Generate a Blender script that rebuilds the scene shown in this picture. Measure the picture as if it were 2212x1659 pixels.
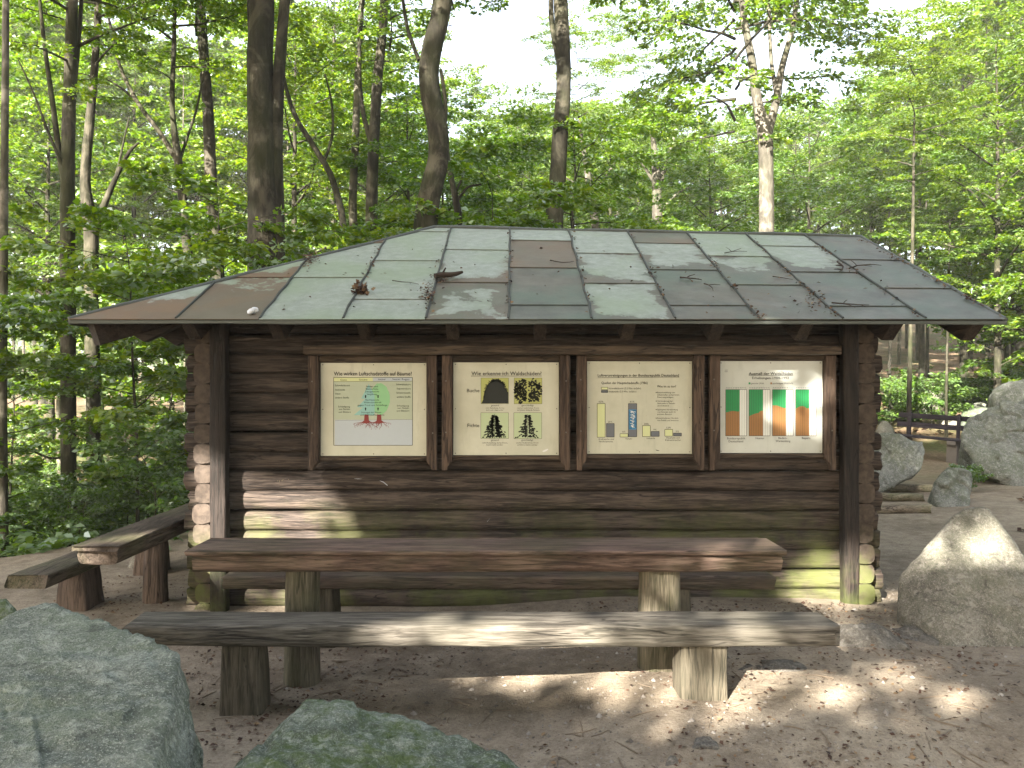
import bpy, bmesh, math, random
import numpy as np
from mathutils import Vector, Matrix

for o in list(bpy.data.objects):
    bpy.data.objects.remove(o)
SC = bpy.context.scene
COL = SC.collection

# ---------------------------------------------------------------- camera, sky, sun, exposure
CAM_Z = 1.61
FPX, CX, CY = 1789.0, 1106.0, 829.5          # picture measured on a 2212 x 1659 grid
cam_d = bpy.data.cameras.new('camera')
cam = bpy.data.objects.new('camera', cam_d)
COL.objects.link(cam)
cam.location = (0, 0, CAM_Z)
cam.rotation_euler = (math.radians(90), 0, 0)
cam_d.sensor_width = 36
cam_d.lens = FPX / 2212 * 36
cam_d.clip_end = 600
SC.camera = cam

SUN_DIR = Vector((.53, 1.0, -.60)).normalized()      # the way the light travels
sun_el = math.asin(-SUN_DIR.z)
world = bpy.data.worlds.new('World')
SC.world = world
world.use_nodes = True
wn = world.node_tree.nodes
sky = wn.new('ShaderNodeTexSky')
sky.sky_type = 'NISHITA'
sky.sun_disc = False
sky.sun_elevation = sun_el
sky.sun_rotation = math.atan2(-SUN_DIR.x, -SUN_DIR.y)
sky.air_density = 1.0
sky.dust_density = 4.0
sky.ozone_density = 1.0
veil = wn.new('ShaderNodeMix')                        # thin bright summer haze over the whole sky
veil.data_type = 'RGBA'; veil.blend_type = 'ADD'
veil.inputs[0].default_value = 1.0
veil.inputs[7].default_value = (1.9, 1.75, 1.55, 1)
world.node_tree.links.new(sky.outputs[0], veil.inputs[6])
world.node_tree.links.new(veil.outputs[2], wn['Background'].inputs[0])
wn['Background'].inputs[1].default_value = 0.05

sd = bpy.data.lights.new('sun', 'SUN')
sd.energy = 5.0
sd.angle = math.radians(.53)
sd.color = (1, .93, .82)
sun = bpy.data.objects.new('sun', sd)
COL.objects.link(sun)
sun.rotation_euler = SUN_DIR.to_track_quat('-Z', 'Y').to_euler()
sun.location = (-10, -20, 20)

SC.view_settings.view_transform = 'Standard'
SC.view_settings.look = 'None'
SC.view_settings.gamma = 1
SC.view_settings.exposure = 3.38
SC.view_settings.use_curve_mapping = False
SC.render.engine = 'CYCLES'
SC.cycles.use_denoising = True
SC.cycles.max_bounces = 4
SC.cycles.diffuse_bounces = 3
SC.cycles.glossy_bounces = 2
SC.cycles.transmission_bounces = 4
SC.cycles.transparent_max_bounces = 4
SC.cycles.use_light_tree = False
SC.cycles.volume_bounces = 0
SC.cycles.caustics_reflective = False
SC.cycles.caustics_refractive = False
SC.cycles.sample_clamp_indirect = 4

# ---------------------------------------------------------------- helpers
def P(x, y, D):
    """a point D metres away that the 2212 x 1659 picture shows at x, y"""
    return Vector(((x - CX) / FPX * D, D, CAM_Z - (y - CY) / FPX * D))

def PX(x, D): return (x - CX) / FPX * D
def PZ(y, D): return CAM_Z - (y - CY) / FPX * D

def _hash(ix, iy, iz, s):
    h = (ix * 374761393 + iy * 668265263 + iz * 2147483647 + s * 1274126177) & 0xffffffff
    h = ((h ^ (h >> 13)) * 1274126177) & 0xffffffff
    return ((h ^ (h >> 16)) & 0xffff) / 32767.5 - 1.0

def vnoise(p, freq=1.0, seed=0):
    """smooth value noise, about -1..1, for an (N,3) array"""
    p = np.asarray(p, dtype=np.float64) * freq
    i = np.floor(p).astype(np.int64)
    f = p - i
    f = f * f * (3 - 2 * f)
    r = 0
    for dx in (0, 1):
        wx = f[:, 0] if dx else 1 - f[:, 0]
        for dy in (0, 1):
            wy = f[:, 1] if dy else 1 - f[:, 1]
            for dz in (0, 1):
                wz = f[:, 2] if dz else 1 - f[:, 2]
                r = r + wx * wy * wz * _hash(i[:, 0] + dx, i[:, 1] + dy, i[:, 2] + dz, seed)
    return r

def fnoise(p, freq=1.0, octs=4, seed=0, gain=.5):
    r, a = 0, 1.0
    for k in range(octs):
        r = r + a * vnoise(p, freq, seed + k * 17)
        freq *= 2.03
        a *= gain
    return r

def sstep(a, b, x):
    t = np.clip((np.asarray(x, dtype=float) - a) / (b - a), 0, 1)
    return t * t * (3 - 2 * t)

def raw_mesh(name, verts, faces, mat=None, smooth=False, mats=None, midx=None, uvs=None):
    me = bpy.data.meshes.new(name)
    me.from_pydata([tuple(v) for v in verts], [], [tuple(f) for f in faces])
    if mat is not None:
        me.materials.append(mat)
    if mats:
        for m in mats: me.materials.append(m)
        if midx is not None: me.polygons.foreach_set('material_index', midx)
    if smooth is True:
        me.polygons.foreach_set('use_smooth', [True] * len(me.polygons))
    elif smooth is not False:
        me.polygons.foreach_set('use_smooth', smooth)
    if uvs is not None:
        l = me.uv_layers.new(name='UVMap')
        l.data.foreach_set('uv', np.asarray(uvs, dtype=np.float32).ravel())
    me.update()
    return me

def quad_mesh(name, V, mat, smooth=False):
    """V: (N,4,3) array, one separate quad each"""
    n = len(V)
    me = bpy.data.meshes.new(name)
    me.vertices.add(n * 4)
    me.vertices.foreach_set('co', np.ascontiguousarray(V, dtype=np.float32).ravel())
    me.loops.add(n * 4)
    me.loops.foreach_set('vertex_index', np.arange(n * 4, dtype=np.int32))
    me.polygons.add(n)
    me.polygons.foreach_set('loop_start', np.arange(0, n * 4, 4, dtype=np.int32))
    me.polygons.foreach_set('loop_total', np.full(n, 4, dtype=np.int32))
    me.materials.append(mat)
    me.update(calc_edges=True)
    me.validate()
    return me

def empty(name, loc=(0, 0, 0), rz=0.0):
    e = bpy.data.objects.new(name, None)
    COL.objects.link(e)
    e.location = loc
    e.rotation_euler = (0, 0, rz)
    e.empty_display_size = .1
    return e

def tag(o, label=None, cat=None, group=None, kind=None):
    if label: o['label'] = label
    if cat: o['category'] = cat
    if group: o['group'] = group
    if kind: o['kind'] = kind
    return o

def thing(name, label, cat, loc=(0, 0, 0), rz=0.0, group=None):
    return tag(empty(name, loc, rz), label, cat, group)

def link(name, me, parent=None, local=False, loc=None, rot=None, scale=None):
    """one mesh object; mesh data is in world space unless local is set"""
    o = bpy.data.objects.new(name, me)
    COL.objects.link(o)
    if parent is not None:
        o.parent = parent
        if not local:
            q = parent
            m = Matrix.Identity(4)
            chain = []
            while q is not None:
                chain.append(q)
                q = q.parent
            for q in reversed(chain):
                m = m @ q.matrix_parent_inverse @ q.matrix_basis
            o.matrix_parent_inverse = m.inverted()
    if loc is not None: o.location = loc
    if rot is not None: o.rotation_euler = rot
    if scale is not None: o.scale = scale
    return o

def struct(name, me):
    return tag(link(name, me), kind='structure')

# swept shapes -----------------------------------------------------------------
def sweep(pts, profs, caps=True):
    """join the closed rings profs (list of (k,3) arrays) into a tube; returns verts, faces, smooth flags"""
    k = len(profs[0])
    V = [tuple(v) for r in profs for v in r]
    F, S = [], []
    for i in range(len(profs) - 1):
        for j in range(k):
            a, b = i * k + j, i * k + (j + 1) % k
            F.append((a, b, b + k, a + k)); S.append(True)
    if caps:
        n = len(V)
        V += [tuple(v) for v in profs[0]]
        F.append(tuple(range(n + k - 1, n - 1, -1))); S.append(False)
        n = len(V)
        V += [tuple(v) for v in profs[-1]]
        F.append(tuple(range(n, n + k))); S.append(False)
    return V, F, S

def tube_rings(pts, radii, sides=8, bump=0.0, seed=0):
    pts = [Vector(p) for p in pts]
    rings = []
    up = Vector((0, 0, 1))
    prev = None
    for i, p in enumerate(pts):
        a = pts[max(0, i - 1)]; b = pts[min(len(pts) - 1, i + 1)]
        t = (b - a).normalized()
        if prev is None:
            ref = Vector((1, 0, 0)) if abs(t.x) < .8 else Vector((0, 1, 0))
            n = (ref - t * ref.dot(t)).normalized()
        else:
            n = (prev - t * prev.dot(t)).normalized()
        prev = n
        bn = t.cross(n)
        r = radii[i]
        ang = [2 * math.pi * j / sides for j in range(sides)]
        rings.append(np.array([p + (n * math.cos(q) + bn * math.sin(q)) * r for q in ang]))
    if bump:
        for i, r in enumerate(rings):
            c = np.array(pts[i])
            d = r - c
            k = 1 + bump * fnoise(r, 4.0, 3, seed)[:, None]
            rings[i] = c + d * k
    return rings

def tubes_mesh(name, tubes, mat, sides=6, bump=0, caps=True):
    """several branches of ONE thing as one mesh"""
    V, F, S = [], [], []
    for i, t in enumerate(tubes):
        pts, rad = t[0], t[1]
        sd_ = t[2] if len(t) > 2 else sides
        v, f, s = sweep(pts, tube_rings(pts, rad, sd_, bump, i), caps)
        o = len(V)
        V += v
        F += [tuple(q + o for q in g) for g in f]
        S += s
    return raw_mesh(name, V, F, mat, S)

def bar(name, p0, p1, prof, mat, parent=None, up=(0, 0, 1), segs=10, jit=0.0, jfreq=5.0, seed=0, endj=0.0, soft=True, taper=None, endmat=None):
    """a beam or log from p0 to p1; prof = list of (side, up) offsets; jit roughens it"""
    p0, p1 = Vector(p0), Vector(p1)
    t = (p1 - p0).normalized()
    u = Vector(up); u = (u - t * u.dot(t)).normalized()
    s = t.cross(u)
    rings = []
    rr = random.Random(seed)
    for i in range(segs + 1):
        q = i / segs
        c = p0.lerp(p1, q)
        k = 1.0 if taper is None else taper[0] + (taper[1] - taper[0]) * q
        ring = np.array([c + s * (a * k) + u * (b * k) for a, b in prof])
        if jit:
            nz = fnoise(ring * np.array([1, 1, 1]), jfreq, 3, seed)
            d = ring - np.array(c)
            ring = ring + d / (np.linalg.norm(d, axis=1)[:, None] + 1e-6) * (nz * jit)[:, None]
        if endj and i in (0, segs):
            ring = ring + np.array([t * rr.uniform(-endj, endj) for _ in prof])
        rings.append(ring)
    v, f, sm = sweep(None, rings)
    if not soft: sm = [False] * len(f)
    if endmat is not None: me = raw_mesh(name, v, f, None, sm, [mat, endmat], [0] * (len(f) - 2) + [1, 1])
    else: me = raw_mesh(name, v, f, mat, sm)
    return link(name, me, parent)

def rprof(w, h, r=.012, n=3):
    """rounded rectangle w (side) by h (up)"""
    out = []
    for cx, cy, a0 in ((w/2 - r, h/2 - r, 0), (-w/2 + r, h/2 - r, 90), (-w/2 + r, -h/2 + r, 180), (w/2 - r, -h/2 + r, 270)):
        for i in range(n):
            a = math.radians(a0 + 90 * i / (n - 1))
            out.append((cx + r * math.cos(a), cy + r * math.sin(a)))
    return out

def oprof(rx, ry, n=14, e=1.0):
    out = []
    for i in range(n):
        a = 2 * math.pi * i / n
        c, s = math.cos(a), math.sin(a)
        out.append((rx * math.copysign(abs(c) ** e, c), ry * math.copysign(abs(s) ** e, s)))
    return out

def box_mesh(name, lo, hi, mat, bev=0.0):
    bm = bmesh.new()
    bmesh.ops.create_cube(bm, size=1)
    lo, hi = Vector(lo), Vector(hi)
    for v in bm.verts:
        v.co = Vector((lo[i] + (hi[i] - lo[i]) * (v.co[i] + .5) for i in range(3)))
    if bev:
        bmesh.ops.bevel(bm, geom=list(bm.edges), offset=bev, segments=2, affect='EDGES', profile=.5)
    me = bpy.data.meshes.new(name)
    bm.to_mesh(me); bm.free()
    me.materials.append(mat)
    return me

# ---------------------------------------------------------------- materials
def mat_new(name):
    m = bpy.data.materials.new(name)
    m.use_nodes = True
    nt = m.node_tree
    nt.nodes.clear()
    out = nt.nodes.new('ShaderNodeOutputMaterial')
    return m, nt, out

class N:
    """small node-building helper"""
    def __init__(s, nt): s.nt = nt
    def n(s, t, **kw):
        nd = s.nt.nodes.new('ShaderNode' + t)
        for k, v in kw.items(): setattr(nd, k, v)
        return nd
    def l(s, a, b): s.nt.links.new(a, b)
    def val(s, sock, v):
        if isinstance(v, (int, float)): sock.default_value = v
        elif isinstance(v, (tuple, list)): sock.default_value = (*v, 1) if len(v) == 3 and sock.type == 'RGBA' else v
        else: s.l(v, sock)
    def coord(s, kind='Object', scale=(1, 1, 1), loc=(0, 0, 0)):
        tc = s.n('TexCoord'); mp = s.n('Mapping')
        s.l(tc.outputs[kind], mp.inputs[0])
        mp.inputs['Scale'].default_value = scale
        s.val(mp.inputs['Location'], loc)
        return mp.outputs[0]
    def noise(s, vec, scale=5, detail=4, rough=.55, dist=0):
        t = s.n('TexNoise')
        s.l(vec, t.inputs['Vector'])
        t.inputs['Scale'].default_value = scale
        t.inputs['Detail'].default_value = detail
        t.inputs['Roughness'].default_value = rough
        t.inputs['Distortion'].default_value = dist
        return t.outputs[0]
    def ramp(s, f, *stops):
        r = s.n('ValToRGB')
        s.l(f, r.inputs[0])
        e = r.color_ramp.elements
        while len(e) < len(stops): e.new(.5)
        for i, (p, c) in enumerate(stops):
            e[i].position = p
            if isinstance(c, (int, float)): c = (c, c, c)
            e[i].color = (*c, 1)
        return r.outputs[0]
    def mix(s, f, a, b, mode='MIX'):
        m = s.n('Mix', data_type='RGBA', blend_type=mode)
        s.val(m.inputs[0], f); s.val(m.inputs[6], a); s.val(m.inputs[7], b)
        return m.outputs[2]
    def math(s, op, a, b=0.0, c=None, clamp=False):
        m = s.n('Math', operation=op, use_clamp=clamp)
        s.val(m.inputs[0], a); s.val(m.inputs[1], b)
        if c is not None: s.val(m.inputs[2], c)
        return m.outputs[0]
    def sep(s, v):
        x = s.n('SeparateXYZ'); s.l(v, x.inputs[0]); return x.outputs
    def bump(s, h, strength=.5, dist=.01):
        b = s.n('Bump')
        b.inputs['Strength'].default_value = strength
        b.inputs['Distance'].default_value = dist
        s.l(h, b.inputs['Height'])
        return b.outputs[0]
    def bsdf(s, out, col, rough=.8, spec=.3, normal=None):
        p = s.n('BsdfPrincipled')
        s.val(p.inputs['Base Color'], col)
        s.val(p.inputs['Roughness'], rough)
        p.inputs['Specular IOR Level'].default_value = spec
        if normal is not None: s.l(normal, p.inputs['Normal'])
        s.l(p.outputs[0], out.inputs[0])
        return p

def flat_mat(name, col, rough=.7, spec=.25, var=.12, scale=30):
    m, nt, out = mat_new(name); k = N(nt)
    v = k.coord()
    f = k.noise(v, scale, 3)
    c = k.mix(k.math('MULTIPLY', f, var * 2), col, tuple(q * .55 for q in col))
    k.bsdf(out, c, rough, spec)
    return m

def wood_mat(name, dark, light, axis=0, moss=0.0, moss_z=None, wear=.5, scale=1.0, mosscol=(.10, .15, .03), rough=.75):
    """weathered timber, grain along the axis; moss grows below moss_z in patches"""
    m, nt, out = mat_new(name); k = N(nt)
    sc = [17 * scale] * 3; sc[axis] = 1.7 * scale
    sc2 = [80 * scale] * 3; sc2[axis] = 4.5 * scale
    g1 = k.noise(k.coord(scale=sc), 1.6, 5, .62, .6)
    g2 = k.noise(k.coord(scale=sc2), 1.5, 4, .6, .3)
    big = k.noise(k.coord(), 1.7, 4, .6)
    f = k.math('ADD', k.math('MULTIPLY', g1, .65), k.math('MULTIPLY', g2, .5))
    f = k.math('ADD', f, k.math('MULTIPLY', big, .35))
    col = k.ramp(f, (.52, tuple(c * .5 for c in dark)), (.68, dark), (.82, light), (1.0, tuple(min(1, c * 1.25) for c in light)))
    oi = k.n('ObjectInfo')
    col = k.mix(k.math('MULTIPLY', oi.outputs['Random'], .42), col, tuple(c * .45 for c in dark))
    # worn pale streaks
    w = k.noise(k.coord(scale=sc2, loc=(3, 7, 1)), .6, 5, .7, .2)
    wb = k.noise(k.coord(loc=(5, 1, 9)), 2.6, 3)
    wm = k.math('MULTIPLY', k.ramp(w, (.58, 0), (.7, 1)), k.ramp(wb, (.5, 0), (.62, 1)))
    col = k.mix(k.math('MULTIPLY', wm, wear), col, tuple(min(1, c * 1.9 + .03) for c in light))
    # cracks
    ck = k.noise(k.coord(scale=sc2, loc=(1, 2, 3)), .30, 3, .5, .8)
    ckm = k.ramp(ck, (.472, 0), (.494, 1), (.506, 1), (.528, 0))
    ck2 = k.ramp(k.noise(k.coord(scale=sc2, loc=(6, 2, 8)), .75, 3, .6, .5), (.36, 1), (.43, 0))
    ckm = k.math('MAXIMUM', k.math('MULTIPLY', ckm, k.ramp(k.noise(k.coord(loc=(2, 2, 5)), 1.9, 2), (.42, 0), (.52, 1))), k.math('MULTIPLY', ck2, .7))
    col = k.mix(k.math('MULTIPLY', ckm, .85), col, tuple(c * .22 for c in dark))
    if moss:
        geo = k.n('NewGeometry')
        mm = k.ramp(k.noise(k.coord(loc=(11, 4, 2)), 2.1, 5, .65), (.42, 0), (.6, 1))
        if moss_z is not None:
            z = k.sep(geo.outputs['Position'])[2]
            zf = k.math('SUBTRACT', 1.0, k.math('DIVIDE', k.math('SUBTRACT', z, moss_z[0]), moss_z[1] - moss_z[0]), clamp=True)
            mm = k.math('MULTIPLY', mm, zf)
        col = k.mix(k.math('MULTIPLY', mm, moss), col, mosscol)
    h = k.math('SUBTRACT', k.math('ADD', g1, k.math('MULTIPLY', g2, .6)), k.math('MULTIPLY', ckm, .8))
    k.bsdf(out, col, rough, .25, k.bump(h, .55, .008))
    return m

def leaf_mat(name, c1, c2, trans=.45, gloss=.12):
    m, nt, out = mat_new(name); k = N(nt)
    geo = k.n('NewGeometry'); oi = k.n('ObjectInfo')
    r = k.math('ADD', k.math('MULTIPLY', geo.outputs['Random Per Island'], .7), k.math('MULTIPLY', oi.outputs['Random'], .3))
    col = k.ramp(r, (0, tuple(c * .75 for c in c1)), (.45, c1), (.9, c2), (1, tuple(c * 1.15 for c in c2)))
    d = k.n('BsdfDiffuse'); k.l(col, d.inputs[0])
    t = k.n('BsdfTranslucent')
    k.l(k.mix(1.0, col, (1.25, 1.25, .55), 'MULTIPLY'), t.inputs[0])
    a = k.n('MixShader'); a.inputs[0].default_value = trans
    k.l(d.outputs[0], a.inputs[1]); k.l(t.outputs[0], a.inputs[2])
    g = k.n('BsdfGlossy'); g.inputs['Roughness'].default_value = .5
    g.inputs[0].default_value = (.9, .95, 1, 1)
    b = k.n('MixShader')
    fr = k.n('Fresnel'); fr.inputs[0].default_value = 1.4
    k.l(k.math('MULTIPLY', fr.outputs[0], gloss * 1.4), b.inputs[0])
    k.l(a.outputs[0], b.inputs[1]); k.l(g.outputs[0], b.inputs[2])
    k.l(b.outputs[0], out.inputs[0])
    return m

def bark_mat(name, dark, light, moss=(.07, .085, .03), mossk=.5):
    m, nt, out = mat_new(name); k = N(nt)
    oi = k.n('ObjectInfo')
    v = k.coord(scale=(1, 1, .35))
    a = k.noise(v, 9, 6, .65, .4)
    b = k.noise(k.coord(loc=(4, 4, 4)), 1.3, 4, .6)
    c = k.noise(k.coord(scale=(1, 1, .15)), 30, 4, .6)
    col = k.ramp(k.math('ADD', k.math('MULTIPLY', a, .6), k.math('MULTIPLY', c, .4)), (.36, tuple(q * .55 for q in dark)), (.5, dark), (.68, light))
    col = k.mix(k.math('MULTIPLY', k.ramp(b, (.42, 0), (.62, 1)), mossk), col, moss)
    pt = k.ramp(k.noise(k.coord(scale=(1, 1, .6), loc=(7, 1, 2)), 3.1, 6, .7, .6), (.50, 0), (.60, 1))
    col = k.mix(k.math('MULTIPLY', pt, .6), col, tuple(min(1, q * 1.7) for q in light))
    col = k.mix(k.math('MULTIPLY', oi.outputs['Random'], .35), col, tuple(q * .6 for q in dark))
    k.bsdf(out, col, .9, .15, k.bump(k.math('ADD', a, c), .6, .02))
    return m

def rock_mat(name, dark, light, moss=0.0, mosscol=(.05, .075, .022), up_only=True, speck=.5, scale=1.0):
    m, nt, out = mat_new(name); k = N(nt)
    v = k.coord()
    a = k.noise(v, 3.2 * scale, 6, .65, .3)
    s = k.noise(v, 55 * scale, 4, .7)
    s2 = k.noise(k.coord(loc=(3, 3, 3)), 130 * scale, 2, .6)
    f = k.math('ADD', k.math('MULTIPLY', a, .55), k.math('MULTIPLY', s, .45))
    col = k.ramp(f, (.36, tuple(c * .6 for c in dark)), (.48, dark), (.62, light), (.74, tuple(c * 1.15 for c in light)))
    sp = k.ramp(s2, (.56, 0), (.66, 1))
    col = k.mix(k.math('MULTIPLY', sp, speck), col, tuple(min(1, c * 1.7) for c in light))
    sd_ = k.ramp(k.noise(k.coord(loc=(8, 1, 3)), 90 * scale, 2, .6), (.3, 1), (.4, 0))
    col = k.mix(k.math('MULTIPLY', sd_, .5), col, tuple(c * .3 for c in dark))
    if moss:
        mm = k.ramp(k.math('ADD', k.math('MULTIPLY', k.noise(k.coord(loc=(1, 7, 5)), 2.4 * scale, 5, .65), .6), k.math('MULTIPLY', k.noise(v, 22 * scale, 3, .6), .4)), (.45, 0), (.58, 1))
        col = k.mix(k.math('MULTIPLY', mm, moss), col, mosscol)
    lc = k.ramp(k.noise(k.coord(loc=(4, 6, 2)), 19 * scale, 5, .72, .5), (.53, 0), (.62, 1))
    col = k.mix(k.math('MULTIPLY', lc, .45), col, tuple(min(1, c * 1.45) for c in light))
    dk_ = k.ramp(k.noise(k.coord(scale=(1, 1, 2.2), loc=(9, 6, 1)), 6.5 * scale, 6, .72, 1.2), (.36, 1), (.42, 0))
    col = k.mix(k.math('MULTIPLY', dk_, .6), col, tuple(c * .35 for c in dark))
    vor = k.n('TexVoronoi', feature='DISTANCE_TO_EDGE'); k.l(k.coord(scale=(1, 1, 1.6)), vor.inputs['Vector'])
    vor.inputs['Scale'].default_value = 2.2 * scale
    h = k.math('ADD', k.math('MULTIPLY', s, .7), k.math('ADD', k.math('MULTIPLY', a, 1.2), k.math('MULTIPLY', s2, .25)))
    k.bsdf(out, col, .88, .25, k.bump(h, .8, .03))
    return m
# ---------------------------------------------------------------- ground
def hgt(x, y):
    x = np.asarray(x, dtype=float); y = np.asarray(y, dtype=float)
    p = np.stack([x, y, np.zeros_like(x)], -1).reshape(-1, 3)
    n = (fnoise(p, .5, 3, 3) * .035 + fnoise(p, 3.0, 3, 9) * .008).reshape(x.shape)
    n = n * (1 - .0 * x)
    flat = sstep(2.6, 3.2, np.hypot((x - .15) / 1.05, (y - 7.6) / .95))      # level under the hut
    drop = -1.25 * sstep(-3.6, -8.0, x) * sstep(6.5, 11, y) * (1 - .75 * sstep(17, 32, y))
    s = np.maximum(0, y - 17)
    right = sstep(-14, 10, x)
    hill = s * (.035 + .085 * right) + np.maximum(0, y - 70) * -.06 * right
    side = .10 * sstep(-.5, .9, x) * (1 - .6 * sstep(2.0, 3.2, x)) * sstep(3.0, 3.9, y) * (1 - sstep(5.6, 7.0, y)) + .10 * sstep(3.6, 9, x) * sstep(3, 6, y)
    big = fnoise(p, .12, 2, 21).reshape(x.shape) * .35 * sstep(20, 34, np.hypot(x, y))
    return n * (.35 + .65 * flat) * (1 + 1.5 * sstep(10, 20, y)) + drop + hill + side + big - .012

def h1(x, y): return float(hgt(np.array([x]), np.array([y]))[0])

def soil_mat():
    m, nt, out = mat_new('forest_soil'); k = N(nt)
    v = k.coord()
    a = k.noise(v, .9, 5, .6)
    b = k.noise(v, 7, 6, .7)
    c = k.noise(v, 60, 4, .7)
    d = k.noise(k.coord(loc=(2, 2, 0)), 190, 2, .6)
    f = k.math('ADD', k.math('MULTIPLY', a, .35), k.math('ADD', k.math('MULTIPLY', b, .4), k.math('MULTIPLY', c, .25)))
    col = k.ramp(f, (.34, (.11, .087, .066)), (.46, (.20, .163, .122)), (.55, (.285, .24, .182)), (.68, (.375, .328, .258)))
    # small grit and dark crumbs
    col = k.mix(k.ramp(d, (.66, 0), (.72, .5)), col, (.33, .30, .26))
    col = k.mix(k.ramp(k.noise(k.coord(loc=(9, 5, 0)), 120, 2, .6), (.30, .7), (.38, 0)), col, (.045, .03, .024))
    # farther off the floor is leaf litter and low green
    pos = k.sep(k.coord())
    far = k.math('MULTIPLY', k.math('SUBTRACT', pos[1], 11.0), .14, clamp=True)
    left = k.math('MULTIPLY', k.math('SUBTRACT', -4.2, pos[0]), .4, clamp=True)
    left = k.math('MULTIPLY', left, k.math('MULTIPLY', k.math('SUBTRACT', pos[1], 6.5), .4, clamp=True))
    lit = k.ramp(k.noise(v, 16, 5, .7), (.35, (.06, .042, .028)), (.5, (.15, .10, .065)), (.66, (.26, .19, .125)))
    grn = k.ramp(k.noise(v, 11, 4, .7), (.35, (.02, .035, .01)), (.65, (.06, .10, .025)))
    lit = k.mix(k.ramp(k.noise(v, .35, 4, .6), (.48, 0), (.62, .7)), lit, grn)
    col = k.mix(k.math('MAXIMUM', far, left), col, lit)
    h = k.math('ADD', k.math('MULTIPLY', b, 1.2), k.math('ADD', k.math('MULTIPLY', c, .6), k.math('MULTIPLY', d, .35)))
    k.bsdf(out, col, .95, .12, k.bump(h, .7, .025))
    return m

M_SOIL = soil_mat()

def build_ground():
    def axis(lo, hi, flo, fhi, fine, coarse):
        a = [flo]
        while a[-1] < fhi: a.append(a[-1] + fine)
        st = fine
        while a[-1] < hi:
            st = min(coarse, st * 1.12); a.append(a[-1] + st)
        b = [flo]; st = fine
        while b[-1] > lo:
            st = min(coarse, st * 1.12); b.append(b[-1] - st)
        return np.array(b[:0:-1] + a)
    xs = axis(-120, 120, -4.2, 4.8, .07, 6)
    ys = axis(-50, 170, 2.2, 8, .07, 6)
    X, Y = np.meshgrid(xs, ys)
    Z = hgt(X, Y)
    V = np.stack([X, Y, Z], -1).reshape(-1, 3)
    nx, ny = len(xs), len(ys)
    i = np.arange(ny - 1)[:, None] * nx + np.arange(nx - 1)[None, :]
    F = np.stack([i, i + 1, i + 1 + nx, i + nx], -1).reshape(-1, 4)
    return struct('ground', raw_mesh('ground', V, F.tolist(), M_SOIL, True))
build_ground()
# ---------------------------------------------------------------- the log hut
WALL_Y = 6.0                       # front face of the front wall
HUT_L, HUT_R = -2.36, 2.67         # log ends of the front wall
LOGP = .142                        # height of one course
BACK_Y = 9.4

DK, LT = (.030, .022, .018), (.084, .064, .052)
M_LOGX = wood_mat('wall_log_along', DK, LT, 0, moss=.75, moss_z=(.42, .80), wear=.8, mosscol=(.085, .098, .028))
M_LOGY = wood_mat('wall_log_depth', DK, LT, 1, moss=.9, moss_z=(.15, .62), wear=.5, mosscol=(.085, .098, .028))
M_POST = wood_mat('corner_post_wood', (.011, .008, .0065), (.028, .020, .016), 2, moss=.5, moss_z=(.0, .45), wear=.3, mosscol=(.10, .13, .03))
M_RAFT = wood_mat('rafter_wood', (.026, .018, .015), (.06, .043, .033), 1, wear=.2)
M_RAFX = wood_mat('rafter_wood_cross', (.026, .018, .015), (.06, .043, .033), 0, wear=.2)
M_DECK = wood_mat('roof_deck_wood', (.030, .022, .018), (.06, .045, .035), 0, wear=.2)
M_FRAME = wood_mat('board_frame_wood', (.055, .036, .026), (.115, .077, .055), 2, wear=.5)
M_FRAMX = wood_mat('board_rail_wood', (.048, .034, .024), (.09, .066, .046), 0, wear=.4)

hut = thing('log_hut', 'dark brown log hut with grey sheet roof, hipped at one end', 'hut', (.15, 7.7, 0))
rnd = random.Random(11)

def end_mat():
    m, nt, out = mat_new('log_end_grain'); k = N(nt)
    f = k.noise(k.coord(scale=(1, .05, 1)), 26, 3, .6)
    col = k.ramp(f, (.35, (.040, .031, .025)), (.65, (.075, .058, .046)))
    z = k.sep(k.n('NewGeometry').outputs['Position'])[2]
    g = k.math('MULTIPLY', k.math('SUBTRACT', .62, z), 2.2, clamp=True)
    col = k.mix(k.math('MULTIPLY', g, k.ramp(k.noise(k.coord(loc=(3, 3, 3)), 6, 3), (.40, 0), (.55, .8))), col, (.075, .088, .026))
    k.bsdf(out, col, .85, .2, k.bump(f, .4, .006))
    return m
M_END = end_mat()

def log_prof(n=16, r=.071):
    out = []
    for i in range(n):
        a = 2 * math.pi * i / n
        c, s = math.cos(a), math.sin(a)
        out.append((.070 * math.copysign(abs(c) ** .62, c), r * math.copysign(abs(s) ** .7, s)))
    return out

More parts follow.
